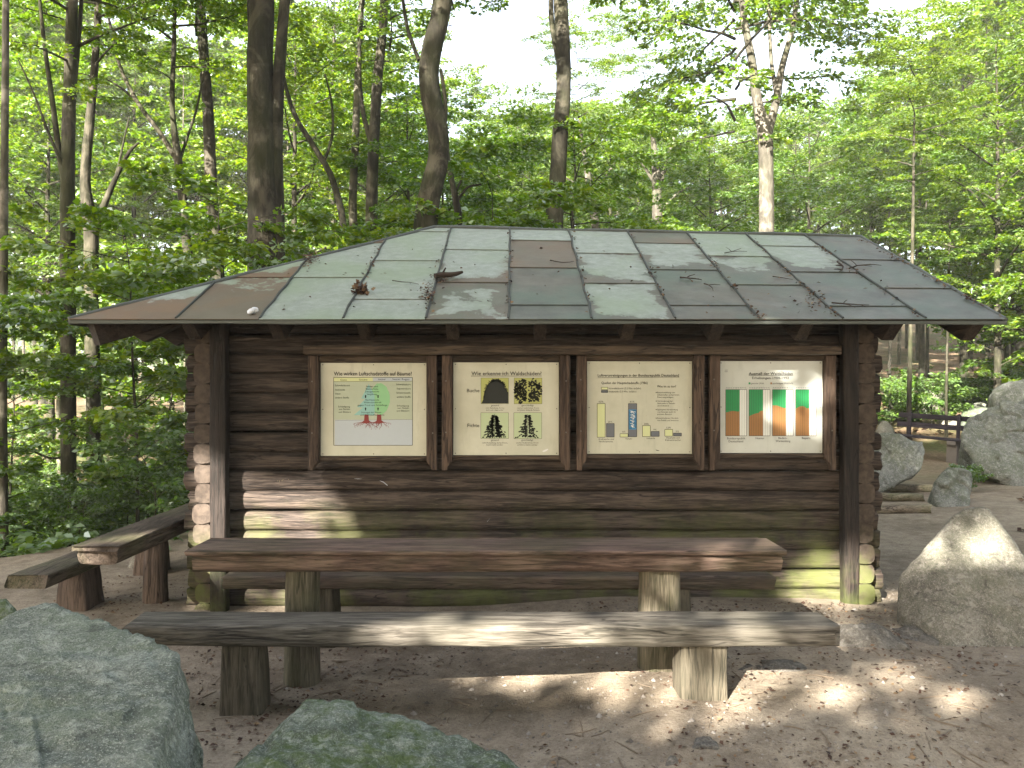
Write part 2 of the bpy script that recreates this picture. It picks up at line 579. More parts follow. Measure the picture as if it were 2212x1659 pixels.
PR = log_prof()
for k in range(15):                                       # front and back walls
    z = -.02 + LOGP * (k + .5)
    for yc, nm in ((WALL_Y + .07, 'log'), (BACK_Y, 'log')):
        a, b = HUT_L + rnd.uniform(-.02, .02), HUT_R + rnd.uniform(-.03, .012)
        bar(nm, (a, yc + rnd.uniform(-.004, .004), z + rnd.uniform(-.006, .006)), (b, yc + rnd.uniform(-.004, .004), z + rnd.uniform(-.006, .006)),
            PR, M_LOGX, hut, segs=36 if yc < 8 else 8, jit=.006, jfreq=3.0, seed=k * 3 + (0 if yc < 8 else 90), endj=.012, taper=(rnd.uniform(.96, 1.03), rnd.uniform(.96, 1.03)))
for k in range(15):                                       # side walls, half a course higher
    z = -.02 + LOGP * (k + 1) if k else -.02 + LOGP
    for xc in (-2.185, 2.505):
        y0 = WALL_Y - .13 + rnd.uniform(-.015, .02)
        bar('log', (xc + rnd.uniform(-.008, .008), y0, z), (xc, BACK_Y + .16, z), PR, M_LOGY, hut, segs=14, jit=.006, jfreq=3.0,
            seed=200 + k * 2 + (xc > 0), endj=.002, endmat=M_END)
    if k == 0:
        for xc in (-2.185, 2.505):
            bar('log', (xc, WALL_Y - .12, -.02), (xc, BACK_Y + .16, -.02), PR, M_LOGY, hut, segs=14, jit=.005, seed=300 + (xc > 0))
# corner posts in front of the log crossings
for x0, x1 in ((PX(452, 5.84), PX(487, 5.84)), (PX(1825, 5.84), PX(1858, 5.84))):
    w = x1 - x0
    p = bar('corner_post', ((x0 + x1) / 2, 5.895, -.06), ((x0 + x1) / 2 - .004, 5.895, 2.16), rprof(.10, w, .012), M_POST, hut, up=(1, 0, 0), segs=16, jit=.004, seed=int(x0 * 9) + 5)
# wall plates that carry the rafters
bar('wall_plate', (-2.45, WALL_Y + .07, 2.165), (3.16, WALL_Y + .07, 2.165), rprof(.13, .10, .02), M_LOGX, hut, segs=12, jit=.004, seed=71)
bar('wall_plate', (-2.45, BACK_Y, 2.165), (3.16, BACK_Y, 2.165), rprof(.13, .10, .02), M_LOGX, hut, segs=4, jit=.004, seed=72)
bar('ridge_beam', (-.75, 7.68, 2.80), (3.17, 7.68, 2.74), rprof(.10, .14, .02), M_LOGX, hut, segs=6, jit=.003, seed=73)

# roof geometry ------------------------------------------------------------------
EY, EZ, RY = 5.42, 2.03, 7.68
XL, XR, XH = -2.90, 3.235, -.715
def ridge_z(x): return 3.06 - .085 * min(1, max(0, (x - XH) / (XR - XH)))
def roof_pt(x, t, off=0.0, back=False):
    rz = ridge_z(x)
    y = EY + (RY - EY) * t
    z = EZ + (rz - EZ) * t
    sl = math.atan2(rz - EZ, RY - EY)
    ny, nz = -math.sin(sl), math.cos(sl)
    y, z = y + ny * off, z + nz * off
    if back: y = 2 * RY - y
    return Vector((x, y, z))
def hip_pt(s, t, off=0.0):
    """left hip face: s runs along y from front eave corner, t up to the ridge end"""
    x = XL + (XH - XL) * t
    z = EZ + (3.06 - EZ) * t
    sl = math.atan2(3.06 - EZ, XH - XL)
    return Vector((x - math.sin(sl) * off, s, z + math.cos(sl) * off))

def sheet_mat():
    m, nt, out = mat_new('roof_sheet_felt'); k = N(nt)
    at = k.n('Attribute', attribute_type='OBJECT', attribute_name='pale')
    ab = k.n('Attribute', attribute_type='OBJECT', attribute_name='top_pale')
    uv = k.sep(k.coord('UV'))
    def tri(u): return k.math('SUBTRACT', .5, k.math('ABSOLUTE', k.math('SUBTRACT', u, .5)))
    e = k.math('MINIMUM', tri(uv[0]), tri(uv[1]))
    e = k.math('MINIMUM', e, .28)
    n1 = k.noise(k.coord(), 3.4, 6, .62, .4)
    n2 = k.noise(k.coord(loc=(5, 5, 5)), 14, 5, .65)
    n3 = k.noise(k.coord(), 110, 3, .7)
    f = k.math('ADD', k.math('MULTIPLY', at.outputs['Fac'], 1.6), k.math('MULTIPLY', e, 1.5))
    f = k.math('ADD', f, k.math('MULTIPLY', k.math('SUBTRACT', n1, .5), 1.5))
    f = k.math('ADD', f, k.math('MULTIPLY', k.math('SUBTRACT', n2, .5), .45))
    f = k.math('ADD', f, k.math('MULTIPLY', k.math('SUBTRACT', uv[1], .5), ab.outputs['Fac']))
    mask = k.ramp(f, (.62, 0), (.70, .85), (.95, 1)) if False else k.ramp(k.math('MULTIPLY', f, .5), (.46, 0), (.50, .8), (.62, 1))
    pale = k.ramp(k.math('ADD', k.math('MULTIPLY', n2, .6), k.math('MULTIPLY', n3, .4)), (.35, (.165, .192, .160)), (.5, (.218, .248, .215)), (.65, (.285, .31, .285)))
    pale = k.mix(k.ramp(k.noise(k.coord(loc=(1, 0, 6)), 1.1, 3), (.45, 0), (.6, .6)), pale, (.18, .235, .15))
    dirt = k.ramp(k.noise(k.coord(loc=(7, 2, 0)), 5, 5, .65), (.35, (.060, .064, .053)), (.52, (.088, .094, .078)), (.68, (.12, .125, .105)))
    brn = k.n('Attribute', attribute_type='OBJECT', attribute_name='brown')
    bl = k.ramp(k.noise(k.coord(loc=(2, 8, 3)), 1.5, 5, .62, .5), (.44, 0), (.58, .75))
    bl = k.math('MULTIPLY', bl, k.math('ADD', .25, k.math('MULTIPLY', brn.outputs['Fac'], 1.2)), clamp=True)
    dirt = k.mix(k.math('MAXIMUM', k.math('MULTIPLY', brn.outputs['Fac'], .85), bl), dirt, (.135, .080, .044))
    grn = k.ramp(k.noise(k.coord(loc=(3, 9, 0)), 1.6, 4, .6), (.46, 0), (.62, .7))
    dirt = k.mix(k.math('MULTIPLY', grn, k.math('SUBTRACT', 1.0, brn.outputs['Fac'], clamp=True)), dirt, (.070, .104, .076))
    col = k.mix(mask, dirt, pale)
    col = k.mix(k.ramp(n3, (.62, 0), (.72, .3)), col, (.05, .045, .04))
    rough = k.mix(mask, (.55, .55, .55), (.5, .5, .5))
    k.bsdf(out, col, rough, .45, k.bump(k.math('ADD', n2, k.math('MULTIPLY', n3, .4)), .25, .008))
    return m
M_SHEET = sheet_mat()
M_SEAM = flat_mat('roof_seam_tar', (.05, .055, .05), .7, .3)
M_TRIM = flat_mat('eave_trim_grey', (.075, .085, .078), .55, .35)

def prism(name, top, bot, mat, parent, uvs=None, smooth=False):
    n = len(top)
    V = list(top) + list(bot)
    F = [tuple(range(n)), tuple(range(2 * n - 1, n - 1, -1))]
    for i in range(n):
        j = (i + 1) % n
        F.append((i, i + n, j + n, j))
    uv = None
    if uvs is not None:
        uv = []
        for f in F:
            for q in f: uv.append(uvs[q % n])
    return link(name, raw_mesh(name, V, F, mat, False, uvs=uv), parent)

def clip(poly, fn):
    """keep the part of a 2D polygon where fn(p) >= 0"""
    out = []
    for i in range(len(poly)):
        a, b = poly[i], poly[(i + 1) % len(poly)]
        fa, fb = fn(a), fn(b)
        if fa >= 0: out.append(a)
        if (fa >= 0) != (fb >= 0):
            s = fa / (fa - fb)
            out.append((a[0] + (b[0] - a[0]) * s, a[1] + (b[1] - a[1]) * s))
    return out

# deck: one board layer under the sheets, front, back and hip
def strip(fn, pts, o0, o1, name, mat, par):
    return prism(name, [fn(a, t, o0) for a, t in pts], [fn(a, t, o1) for a, t in pts], mat, par)
roof = strip(lambda x, t, o: roof_pt(x, t, o), [(XL + .02, .004), (XR - .01, .004), (XR - .01, .999), (XH, .999)], -.002, -.03, 'roof', M_DECK, hut)
strip(lambda x, t, o: roof_pt(x, t, o, True), [(XL + .02, .004), (XH, .999), (XR - .01, .999), (XR - .01, .004)], -.002, -.03, 'deck', M_DECK, roof)
strip(hip_pt, [(2 * RY - EY - .01, .004), (EY + .01, .004), (RY, .998)], -.002, -.03, 'deck', M_DECK, roof)

seams = [XL, -2.20, -1.655, -1.11, -.565, -.02, .525, 1.07, 1.615, 2.16, 2.705, XR]
rows = [[], [.366], [.366, .77], [.16, .55, .93], [.32, .69], [.113, .483, .83], [.32, .667], [.113, .475, .82], [.315, .655], [.11, .465, .81], [.29, .63]]
pale = [[.40], [.20, .52], [.75, .80, .15], [.85, .92, .95, 1], [.38, .60, .95], [-.1, -.1, .16, .85], [.56, .54, .9], [-.1, -.05, .52, -.2], [.05, .30, .85], [-.2, -.1, .52, .80], [-.25, -.2, -.2]]
tpal = [[2.0], [1.3, .9], [0, 0, 0], [0, 0, 0, 0], [-.3, .5, 0], [0, 0, .5, .3], [.1, .3, .3], [0, 0, .5, 0], [0, 1.0, .2], [0, 0, .6, .3], [0, 0, 0]]
brow = [[.9], [.7, .9], [.4, .4, .8], [.2] * 4, [.35, .5, .2], [0, 0, .6, .2], [.2, .2, .1], [0, 0, .1, .4], [.1] * 3, [0] * 4, [0] * 3]
def hip_x(t): return XL + (XH - XL) * t
for c in range(11):
    a, b = seams[c], seams[c + 1]
    ts = [0.0] + rows[c] + [1.0]
    for r in range(len(ts) - 1):
        t0, t1 = ts[r], min(1, ts[r + 1] + (.012 if r < len(ts) - 2 else 0))
        poly = clip([(a + .003, t0), (b - .003, t0), (b - .003, t1), (a + .003, t1)], lambda p: p[0] - hip_x(p[1]) - .006)
        if len(poly) < 3: continue
        def off(p): return .011 - .008 * (p[1] - t0) / (t1 - t0)
        top = [roof_pt(p[0], p[1] - (.006 if p[1] == 0 else 0), off(p)) for p in poly]
        bot = [roof_pt(p[0], p[1] - (.006 if p[1] == 0 else 0), off(p) - .004) for p in poly]
        tm = max(p[1] for p in poly)
        uv = [((p[0] - a) / (b - a), (p[1] - t0) / (tm - t0)) for p in poly]
        o = prism('roof_sheet', top, bot, M_SHEET, roof, uv)
        o['pale'] = float(pale[c][min(r, len(pale[c]) - 1)]); o['top_pale'] = float(tpal[c][min(r, len(tpal[c]) - 1)])
        o['brown'] = float(brow[c][min(r, len(brow[c]) - 1)])
# sheets of the faces turned away
for c in range(11):
    a, b = seams[c], seams[c + 1]
    poly = clip([(a, 0), (b - .003, 0), (b - .003, 1), (a, 1)], lambda p: p[0] - hip_x(p[1]) - .006)
    o = prism('roof_sheet', [roof_pt(p[0], p[1], .008, True) for p in poly][::-1], [roof_pt(p[0], p[1], .003, True) for p in poly][::-1], M_SHEET, roof,
              [((p[0] - a) / (b - a), p[1]) for p in poly][::-1])
    o['pale'] = .5; o['top_pale'] = .3; o['brown'] = .3
hy0, hy1 = EY, 2 * RY - EY
for c in range(8):
    a, b = hy0 + (hy1 - hy0) * c / 8, hy0 + (hy1 - hy0) * (c + 1) / 8
    poly = clip([(a, 0), (b - .006, 0), (b - .006, 1), (a, 1)], lambda p: min(p[0] - (EY + (RY - EY) * p[1]), (2 * RY - EY - (RY - EY) * p[1]) - p[0]) - .006)
    if len(poly) < 3: continue
    o = prism('roof_sheet', [hip_pt(p[0], p[1], .008) for p in poly][::-1], [hip_pt(p[0], p[1], .003) for p in poly][::-1], M_SHEET, roof,
              [((p[0] - a) / (b - a), p[1]) for p in poly][::-1])
    o['pale'] = .6; o['top_pale'] = .3; o['brown'] = .5
for i, x in enumerate(seams[1:-1]):                        # upright welts between the sheets
    t1 = min(1, (x - XL) / (XH - XL)) if x < XH else 1
    pts = [roof_pt(x + .006 * math.sin(3.1 * j + i), t1 * j / 8 * .992 + .001, .012) for j in range(9)]
    v, f, s = sweep(pts, tube_rings(pts, [.0085] * 9, 6), True)
    link('seam', raw_mesh('seam', v, f, M_SEAM, s), roof)
def cap_strip(name, pts, r, mat):
    v, f, s = sweep(pts, tube_rings(pts, [r] * len(pts), 8, .15, 3), True)
    link(name, raw_mesh(name, v, f, mat, s), roof)
cap_strip('ridge_cap', [roof_pt(XH + (XR - XH) * j / 10, 1, .004 + .006 * math.sin(j * 1.7)) for j in range(11)], .020, M_TRIM)
cap_strip('hip_cap', [roof_pt(hip_x(j / 10), j / 10, .005 + .004 * math.sin(j * 2.1)) for j in range(11)], .018, M_TRIM)
cap_strip('hip_cap', [roof_pt(hip_x(j / 10), j / 10, .005, True) for j in range(11)], .018, M_TRIM)
cap_strip('verge_trim', [roof_pt(XR - .004, j / 10, .002 + .004 * math.sin(j * 2.6)) for j in range(11)], .016, M_TRIM)
# drip edge along the front eave
pts = [roof_pt(XL + (XR - XL) * j / 30, -.002, -.012 + .004 * math.sin(j * 1.3) - .006 * (j > 22)) for j in range(31)]
bar('eave_trim', pts[0] + Vector((0, -.004, 0)), pts[-1] + Vector((0, -.004, -.004)), rprof(.010, .026, .004), M_TRIM, roof, segs=30, jit=.004, jfreq=2, seed=4)
bar('eave_trim', (XL - .006, EY + .02, EZ - .014), (XL - .006, 2 * RY - EY - .02, EZ - .014), rprof(.010, .036, .004), M_TRIM, roof, segs=6)

# rafters with their tails under the eave
def rafter(x, t0, t1, back=False, w=.08, h=.17):
    sl = math.atan2(ridge_z(x) - EZ, RY - EY)
    o0, o1 = -.031, -.031 - h
    pr = [(x - w/2, o0), (x + w/2, o0), (x + w/2, o1), (x - w/2, o1)]
    r0 = [roof_pt(a, t0 + (0 if o == o0 else .045), o, back) for a, o in pr]
    r1 = [roof_pt(a, t1, o, back) for a, o in pr]
    if back: r0, r1 = r0[::-1], r1[::-1]
    v, f, s = sweep(None, [np.array(r0), np.array(r1)])
    link('rafter', raw_mesh('rafter', v, f, M_RAFT, False), hut)
xs = [-1.586 + .592 * i for i in range(8)] + [3.10]
for x in xs:
    t1 = .97 if x > XH else (x - XL) / (XH - XL) - .04
    rafter(x, .02, t1); rafter(x, .02, t1, True)
rafter(-2.16, .02, .29); rafter(-2.16, .02, .29, True)
def hip_rafter(y):
    tm = min(1, (y - EY) / (RY - EY), (2 * RY - EY - y) / (RY - EY)) - .05
    pr = [(y - .037, -.031), (y + .037, -.031), (y + .04, -.20), (y - .04, -.20)]
    r0 = [hip_pt(a, .02 + (0 if o > -.1 else .045), o) for a, o in pr]
    r1 = [hip_pt(a, tm, o) for a, o in pr]
    v, f, s = sweep(None, [np.array(r0)[::-1], np.array(r1)[::-1]])
    link('rafter', raw_mesh('rafter', v, f, M_RAFX, False), hut)
for y in (6.05, 6.62, 7.2, 7.8, 8.4, 9.0): hip_rafter(y)
for bk in (False, True):
    a, b = roof_pt(XL + .10, .03, -.11, bk), roof_pt(XH - .05, .96, -.11, bk)
    bar('hip_beam', a, b, rprof(.10, .19, .012), M_RAFT, hut, segs=6, jit=.003, seed=8)
# gable boards at the far end of the ridge
for i in range(20):
    y = 5.98 + i * .172
    zt = EZ + .93 * (1 - abs(y + .08 - RY) / (RY - EY)) - .03
    if zt > 2.13: link('gable_board', box_mesh('gable_board', (2.49, y, 2.11), (2.515, y + .166, zt), M_POST), hut)

# the long board that shelters the four notices
bar('header_board', P(660, 757, 5.80), P(1810, 757, 5.80), rprof(.13, .062, .008), M_FRAMX, hut, segs=24, jit=.003, seed=41)

# ---------------------------------------------------------------- notice boards
INK = flat_mat('print_black', (.012, .012, .014), .6, .2)
def paper_mat(name, a, b):
    m, nt, out = mat_new(name); k = N(nt)
    f = k.noise(k.coord(), 3.0, 5, .6)
    col = k.ramp(f, (.35, a), (.65, b))
    st = k.ramp(k.noise(k.coord(scale=(3, 1, .6), loc=(2, 0, 4)), 6, 4, .65), (.56, 0), (.72, .35))
    col = k.mix(st, col, tuple(q * .7 for q in a))
    col = k.mix(k.ramp(k.noise(k.coord(), 90, 2), (.70, 0), (.76, .4)), col, (.2, .18, .12))
    k.bsdf(out, col, .38, .45)
    return m
M_PAPER = paper_mat('notice_sheet_cream', (.43, .43, .335), (.52, .52, .42))
M_PAPER2 = paper_mat('notice_sheet_grey', (.46, .48, .44), (.55, .57, .53))
def ink(name, c): return flat_mat(name, c, .5, .3, .06)
I_GREEN = ink('print_green', (.02, .24, .075)); I_BROWN = ink('print_brown', (.29, .145, .05)); I_YEL = ink('print_yellow_green', (.40, .42, .13))
I_PALE = ink('print_pale_green', (.44, .52, .32)); I_GREY = ink('print_grey', (.13, .14, .16)); I_BLUE = ink('print_pale_blue', (.44, .49, .53))
I_TEAL = ink('print_teal', (.26, .48, .45)); I_LEAF = ink('print_leaf_green', (.26, .52, .27)); I_RED = ink('print_dark_red', (.22, .03, .03))
I_DBLUE = ink('print_blue', (.05, .22, .42)); I_PINK = ink('print_pink', (.50, .16, .22)); I_WHITE = ink('print_white', (.68, .70, .66))
I_LIME = ink('print_lime', (.58, .62, .33)); I_MIST = ink('print_mist', (.42, .47, .36)); I_DK = ink('print_dark_green', (.004, .007, .005))
M_NAIL = flat_mat('nail_steel', (.10, .09, .08), .5, .5)
M_SHELL = flat_mat('white_scrape', (.7, .7, .68), .6, .3)

SHEETS = [((693, 921.5), (784, 984.5)), ((979.4, 1207), (783, 983)), ((1268, 1494.5), (780.5, 980)), ((1553, 1776), (780, 978.5))]
ORIG = [(1200, 1350), (1740, 1350), (2290, 1350), (2820, 1350)]
BY = 5.905
class Board:
    """prints in the pixel frame of an enlarged view (3.016 per photo pixel) of each notice"""
    def __init__(s, i, rot=0.0):
        s.i = i; s.parts = {}; s.rot = rot
        (a, b), (c, d) = SHEETS[i]
        s.cx, s.cz = PX((a + b) / 2, BY), PZ((c + d) / 2, BY)
    def pt(s, x, y, lay=1):
        X = (ORIG[s.i][0] + x / 3.016) * .54004; Y = (ORIG[s.i][1] + y / 3.016) * .54004
        return (PX(X, BY), BY - .0035 - .0005 * lay, PZ(Y, BY))
    def add(s, key, mat, verts, faces):
        if key in ('lettering', 'bar_pale', 'bar_grey', 'bullet', 'arrow', 'tree_stem'): key += '#%d' % len(s.parts)
        V, F, m = s.parts.setdefault(key, ([], [], mat))
        o = len(V); V.extend(verts); F.extend([tuple(q + o for q in f) for f in faces])
    def poly(s, key, mat, pts, lay=1):
        s.add(key, mat, [s.pt(x, y, lay) for x, y in pts], [tuple(range(len(pts)))])
    def rect(s, key, mat, x0, y0, x1, y1, lay=1):
        s.poly(key, mat, [(x0, y1), (x1, y1), (x1, y0), (x0, y0)], lay)
    def line(s, x0, y0, x1, y1, w=4, key='ruling', mat=None, lay=3):
        d = math.hypot(x1 - x0, y1 - y0); nx, ny = -(y1 - y0) / d * w / 2, (x1 - x0) / d * w / 2
        s.poly(key, mat or INK, [(x0 + nx, y0 + ny), (x1 + nx, y1 + ny), (x1 - nx, y1 - ny), (x0 - nx, y0 - ny)], lay)
    def frame(s, x0, y0, x1, y1, w=4, lay=3):
        s.line(x0, y0, x1, y0, w, lay=lay); s.line(x0, y1, x1, y1, w, lay=lay); s.line(x0, y0, x0, y1, w, lay=lay); s.line(x1, y0, x1, y1, w, lay=lay)
    def text(s, txt, x0, x1, y0, y1, bold=0.0, lay=4, mat=None, key='lettering'):
        """fit txt between x0..x1 with capitals from y0 (top) to y1 (base line)"""
        cu = bpy.data.curves.new('t', 'FONT'); cu.body = txt; cu.resolution_u = 2; cu.offset = bold
        ob = bpy.data.objects.new('t', cu); COL.objects.link(ob)
        dg = bpy.context.evaluated_depsgraph_get(); dg.update()
        me = bpy.data.meshes.new_from_object(ob.evaluated_get(dg))
        co = np.empty(len(me.vertices) * 3); me.vertices.foreach_get('co', co); co = co.reshape(-1, 3)
        mx, mn = co[:, 0].max(), co[:, 0].min()
        sx = (x1 - x0) / (mx - mn); sy = (y1 - y0) / .70
        V = [s.pt(x0 + (c[0] - mn) * sx, y1 - c[1] * sy, lay) for c in co]
        F = [tuple(p.vertices) for p in me.polygons]
        s.add(key, mat or INK, V, F)
        bpy.data.objects.remove(ob); bpy.data.curves.remove(cu); bpy.data.meshes.remove(me)
    def build(s, label, paper):
        (a, b), (c, d) = SHEETS[s.i]
        t = thing('notice_board', label, 'notice board', (s.cx, BY, s.cz), 0, 'notice boards on the hut wall')
        x0, x1, z0, z1 = PX(a, BY), PX(b, BY), PZ(d, BY), PZ(c, BY)
        link('backing', box_mesh('backing', (x0 - .06, BY + .004, z0 - .03), (x1 + .06, BY + .05, z1 + .055), M_FRAMX), t)
        sh = link('sheet', box_mesh('sheet', (x0, BY - .003, z0), (x1, BY + .003, z1), paper), t)
        for q in (0, 1):                                    # side stiles, cut away on the inner side at the foot
            xo, xi = (x0 - .078, x0 - .004) if q == 0 else (x1 + .078, x1 + .004)
            zt, zb = PZ(767, 5.86), PZ(1016, 5.86)
            zk = z0 - .035
            xm = xo + (xi - xo) * .52
            pts = [(xo, zt), (xi, zt), (xi, zk), (xi + (xm - xi) * .35, zk - .018), (xm, zk - .045), (xm, zb), (xo, zb)]
            if q == 1: pts = pts[::-1]
            o = prism('stile', [Vector((x, 5.845, z)) for x, z in pts][::-1], [Vector((x, 5.90, z)) for x, z in pts][::-1], M_FRAME, t)
            bvm = o.modifiers.new('edge', 'BEVEL'); bvm.width = .005; bvm.segments = 2
            for zz in (.25, .8):
                xn = xo + (xi - xo) * .4; zn = z0 + (z1 - z0) * zz
                v, f, sm = sweep(None, tube_rings([(xn, 5.8465, zn), (xn, 5.841, zn)], [.006, .005], 7))
                link('bolt', raw_mesh('bolt', v, f, M_NAIL, sm), t)
        link('bottom_rail', box_mesh('bottom_rail', (x0 - .004, 5.872, z0 - .03), (x1 + .004, 5.908, z0 - .002), M_FRAMX, .003), t)
        link('top_rail', box_mesh('top_rail', (x0 - .004, 5.872, z1 + .006), (x1 + .004, 5.908, z1 + .058), M_FRAMX, .003), t)
        for fx, fz in ((.02, .02), (.5, .02), (.98, .02), (.02, .5), (.98, .5), (.02, .98), (.5, .98), (.98, .98)):
            xn, zn = x0 + (x1 - x0) * fx, z0 + (z1 - z0) * fz
            v, f, sm = sweep(None, tube_rings([(xn, BY - .0028, zn), (xn, BY - .0055, zn)], [.0045, .0035], 6))
            link('nail', raw_mesh('nail', v, f, M_NAIL, sm), sh)
        for key, (V, F, m) in s.parts.items():
            link(key.split('#')[0], raw_mesh(key.split('#')[0], V, F, m), sh)
        return t

def blob(rr, cx, cy, rx, ry, n, jag=.15):
    return [(cx + rx * math.cos(2 * math.pi * i / n) * (1 + rr.uniform(-jag, jag)), cy - ry * math.sin(2 * math.pi * i / n) * (1 + rr.uniform(-jag, jag))) for i in range(n)]

rr = random.Random(5)
# -- first notice
b = Board(0)
b.rect('tint', I_MIST, 410, 478, 1358, 990, 0)
b.rect('tint_yellow', I_LIME, 410, 484, 880, 530, 1)
b.rect('tint_blue', I_BLUE, 420, 992, 1360, 1300, 1); b.rect('tint_blue', I_BLUE, 882, 482, 1350, 528, 1)
b.frame(408, 482, 1358, 1300, 5); b.line(410, 532, 1350, 526, 3); b.line(425, 1000, 1355, 988, 2)
b.text('Wie wirken Luftschadstoffe auf Bäume?', 410, 1350, 412, 458, .010)
for t_, x0, x1, y in (('Gase', 488, 566, 520), ('Stäube', 712, 815, 518), ('Nebel', 945, 1030, 515), ('Saurer Regen', 1116, 1320, 512),
                   ('Schwefeldioxid', 425, 600, 588), ('Stickoxide', 426, 545, 640), ('Ozon', 427, 490, 688), ('andere Stoffe', 428, 592, 735),
                   ('Schwefelsäure', 1160, 1335, 576), ('Salpetersäure', 1168, 1335, 626), ('Schwermetalle', 1165, 1335, 676), ('andere Stoffe', 1170, 1335, 726),
                   ('Schädigung', 462, 606, 843), ('von Nadeln', 470, 606, 873), ('und Blättern', 468, 615, 908),
                   ('Schädigung', 1170, 1315, 832), ('von Nadeln', 1176, 1315, 860), ('und Blättern', 1168, 1320, 893),
                   ('Nadel- und', 802, 940, 600), ('Blattverluste', 796, 945, 630), ('Zweigabwürfe', 786, 955, 662), ('Vergilbung', 806, 930, 693),
                   ('Nachlassende', 790, 955, 762), ('Widerstandskraft', 772, 982, 792), ('gegen Frost und Schädlinge', 696, 1055, 825),
                   ('Störungen der Wasser-', 740, 990, 912), ('und Nährstoffaufnahme', 730, 1020, 942)):
    b.text(t_, x0, x1, y - 20, y)
b.poly('tree_crown', I_LEAF, blob(rr, 965, 740, 118, 190, 30, .04), 2)
b.poly('spruce_crown', I_TEAL, [(650, 935), (760, 845), (690, 840), (790, 740), (740, 735), (830, 560), (900, 700), (900, 940)], 3)
for cx in (803, 955):
    b.poly('tree_stem', I_RED, [(cx - 28, 1000), (cx - 60, 1025), (cx, 1040), (cx + 60, 1022), (cx + 30, 1000), (cx + 24, 930), (cx - 24, 930)], 4)
    for j in range(7):
        x, y, a = cx + (j - 3) * 18, 1020, math.pi / 2 + (3 - j) * .38
        for q in range(4):
            L = rr.uniform(20, 40); x2, y2 = x + math.cos(a) * L, y + abs(math.sin(a)) * L * .6
            b.line(x, y, x2, y2, 7 - q * 1.4, 'root', I_RED if q < 1 else INK)
            if q: b.line(x2, y2, x2 + rr.uniform(-16, 16), y2 + 18, 3, 'root', INK)
            x, y = x2, y2; a += rr.uniform(-.5, .5)
for x in (793, 943):
    for y in (690, 840):
        b.poly('arrow', INK, [(x - 6, y + 40), (x + 6, y + 40), (x + 6, y + 18), (x + 12, y + 18), (x, y), (x - 12, y + 18), (x - 6, y + 18)], 5)
b.build('notice with two-tree root diagram on pale blue, headed Wie wirken Luftschadstoffe auf Bäume?', M_PAPER)

# -- second notice
b = Board(1)
b.text('Wie erkenne ich Waldschäden?', 440, 1285, 410, 455, .010); b.line(436, 465, 1288, 465, 5)
b.text('Buche', 385, 537, 618, 660, .006); b.text('Fichte', 392, 535, 1038, 1080, .006)
for x0, y0, x1, y1, c in ((555, 488, 888, 798, I_YEL), (955, 488, 1290, 800, I_YEL), (553, 907, 888, 1218, I_PALE), (951, 907, 1287, 1220, I_PALE)):
    b.rect('picture_ground_yellow' if c is I_YEL else 'picture_ground_green', c, x0, y0, x1, y1, 1); b.frame(x0, y0, x1, y1, 3)
def sprig(x, y, L, a, w, key='silhouette', mat=None):
    c, s_ = math.cos(a), math.sin(a)
    b.poly(key, mat or I_DK, [(x, y), (x + c * L * .5 - s_ * w, y + s_ * L * .5 + c * w), (x + c * L, y + s_ * L), (x + c * L * .5 + s_ * w, y + s_ * L * .5 - c * w)], 2)
def in_box(x, y, q): return q[0] + 22 < x < q[2] - 22 and q[1] + 16 < y < q[3] - 22
b.poly('silhouette', I_DK, [(560, 795), (585, 740), (600, 640), (640, 560), (690, 515), (780, 508), (820, 550), (850, 620), (884, 660), (884, 795)], 2)
for _ in range(150):
    a = rr.uniform(0, math.pi); x, y = 735 + 140 * math.cos(a), 760 - 245 * math.sin(a) ** .7
    if in_box(x, y, (555, 488, 888, 798)): sprig(x, y, rr.uniform(14, 30), rr.uniform(0, 6.3), 6)
for _ in range(420):
    r, a = math.sqrt(rr.random()), rr.uniform(0, 6.28)
    x, y = 1115 + 165 * r * math.cos(a), 650 + 150 * r * math.sin(a)
    if in_box(x, y, (955, 488, 1290, 800)): sprig(x, y, rr.uniform(24, 44), rr.uniform(-.8, .8) + (math.pi if x < 1115 else 0), 10)
for x0, dens in ((720, 420), (1118, 210)):
    b.line(x0, 925, x0, 1215, 6 if dens > 300 else 4, 'silhouette', I_DK, 2)
    for _ in range(dens):
        q = rr.random(); y = 935 + 270 * q; w = (12 + 135 * q) * (.62 + .38 * math.sin(y * .19))
        x = x0 + rr.uniform(-1, 1) * w
        box_ = (553, 907, 888, 1218) if x0 < 900 else (951, 907, 1287, 1220)
        if in_box(x, y, box_): sprig(x, y, rr.uniform(24, 42), (.45 if x > x0 else math.pi - .45) + rr.uniform(-.4, .4), 9)
for t_, x0, x1, y in (('gesund', 675, 772, 828), ('geschädigt', 1045, 1190, 828), ('gesund', 675, 770, 1246), ('geschädigt', 1042, 1185, 1246)): b.text(t_, x0, x1, y - 22, y)
for t_, x0, x1, y in (('volle Belaubung, Krone', 610, 835, 857), ('dicht und „abgerundet“', 616, 832, 882), ('starker Laubverlust, Krone', 993, 1255, 857), ('verlichtet, fehlende Feinäste', 990, 1262, 882),
                      ('volle Benadelung, dichte Krone,', 570, 876, 1277), ('Stamm nicht sichtbar', 618, 820, 1302), ('starker Nadelverlust, Krone', 980, 1248, 1277), ('verlichtet, Stamm sichtbar', 990, 1238, 1302)):
    b.text(t_, x0, x1, y - 16, y)
b.poly('scrape', M_SHELL, [(1290, 1372), (1320, 1355), (1360, 1342), (1368, 1350), (1340, 1372), (1310, 1382)], 2)
b.build('notice with four dark tree pictures, headed Wie erkenne ich Waldschäden?', M_PAPER)

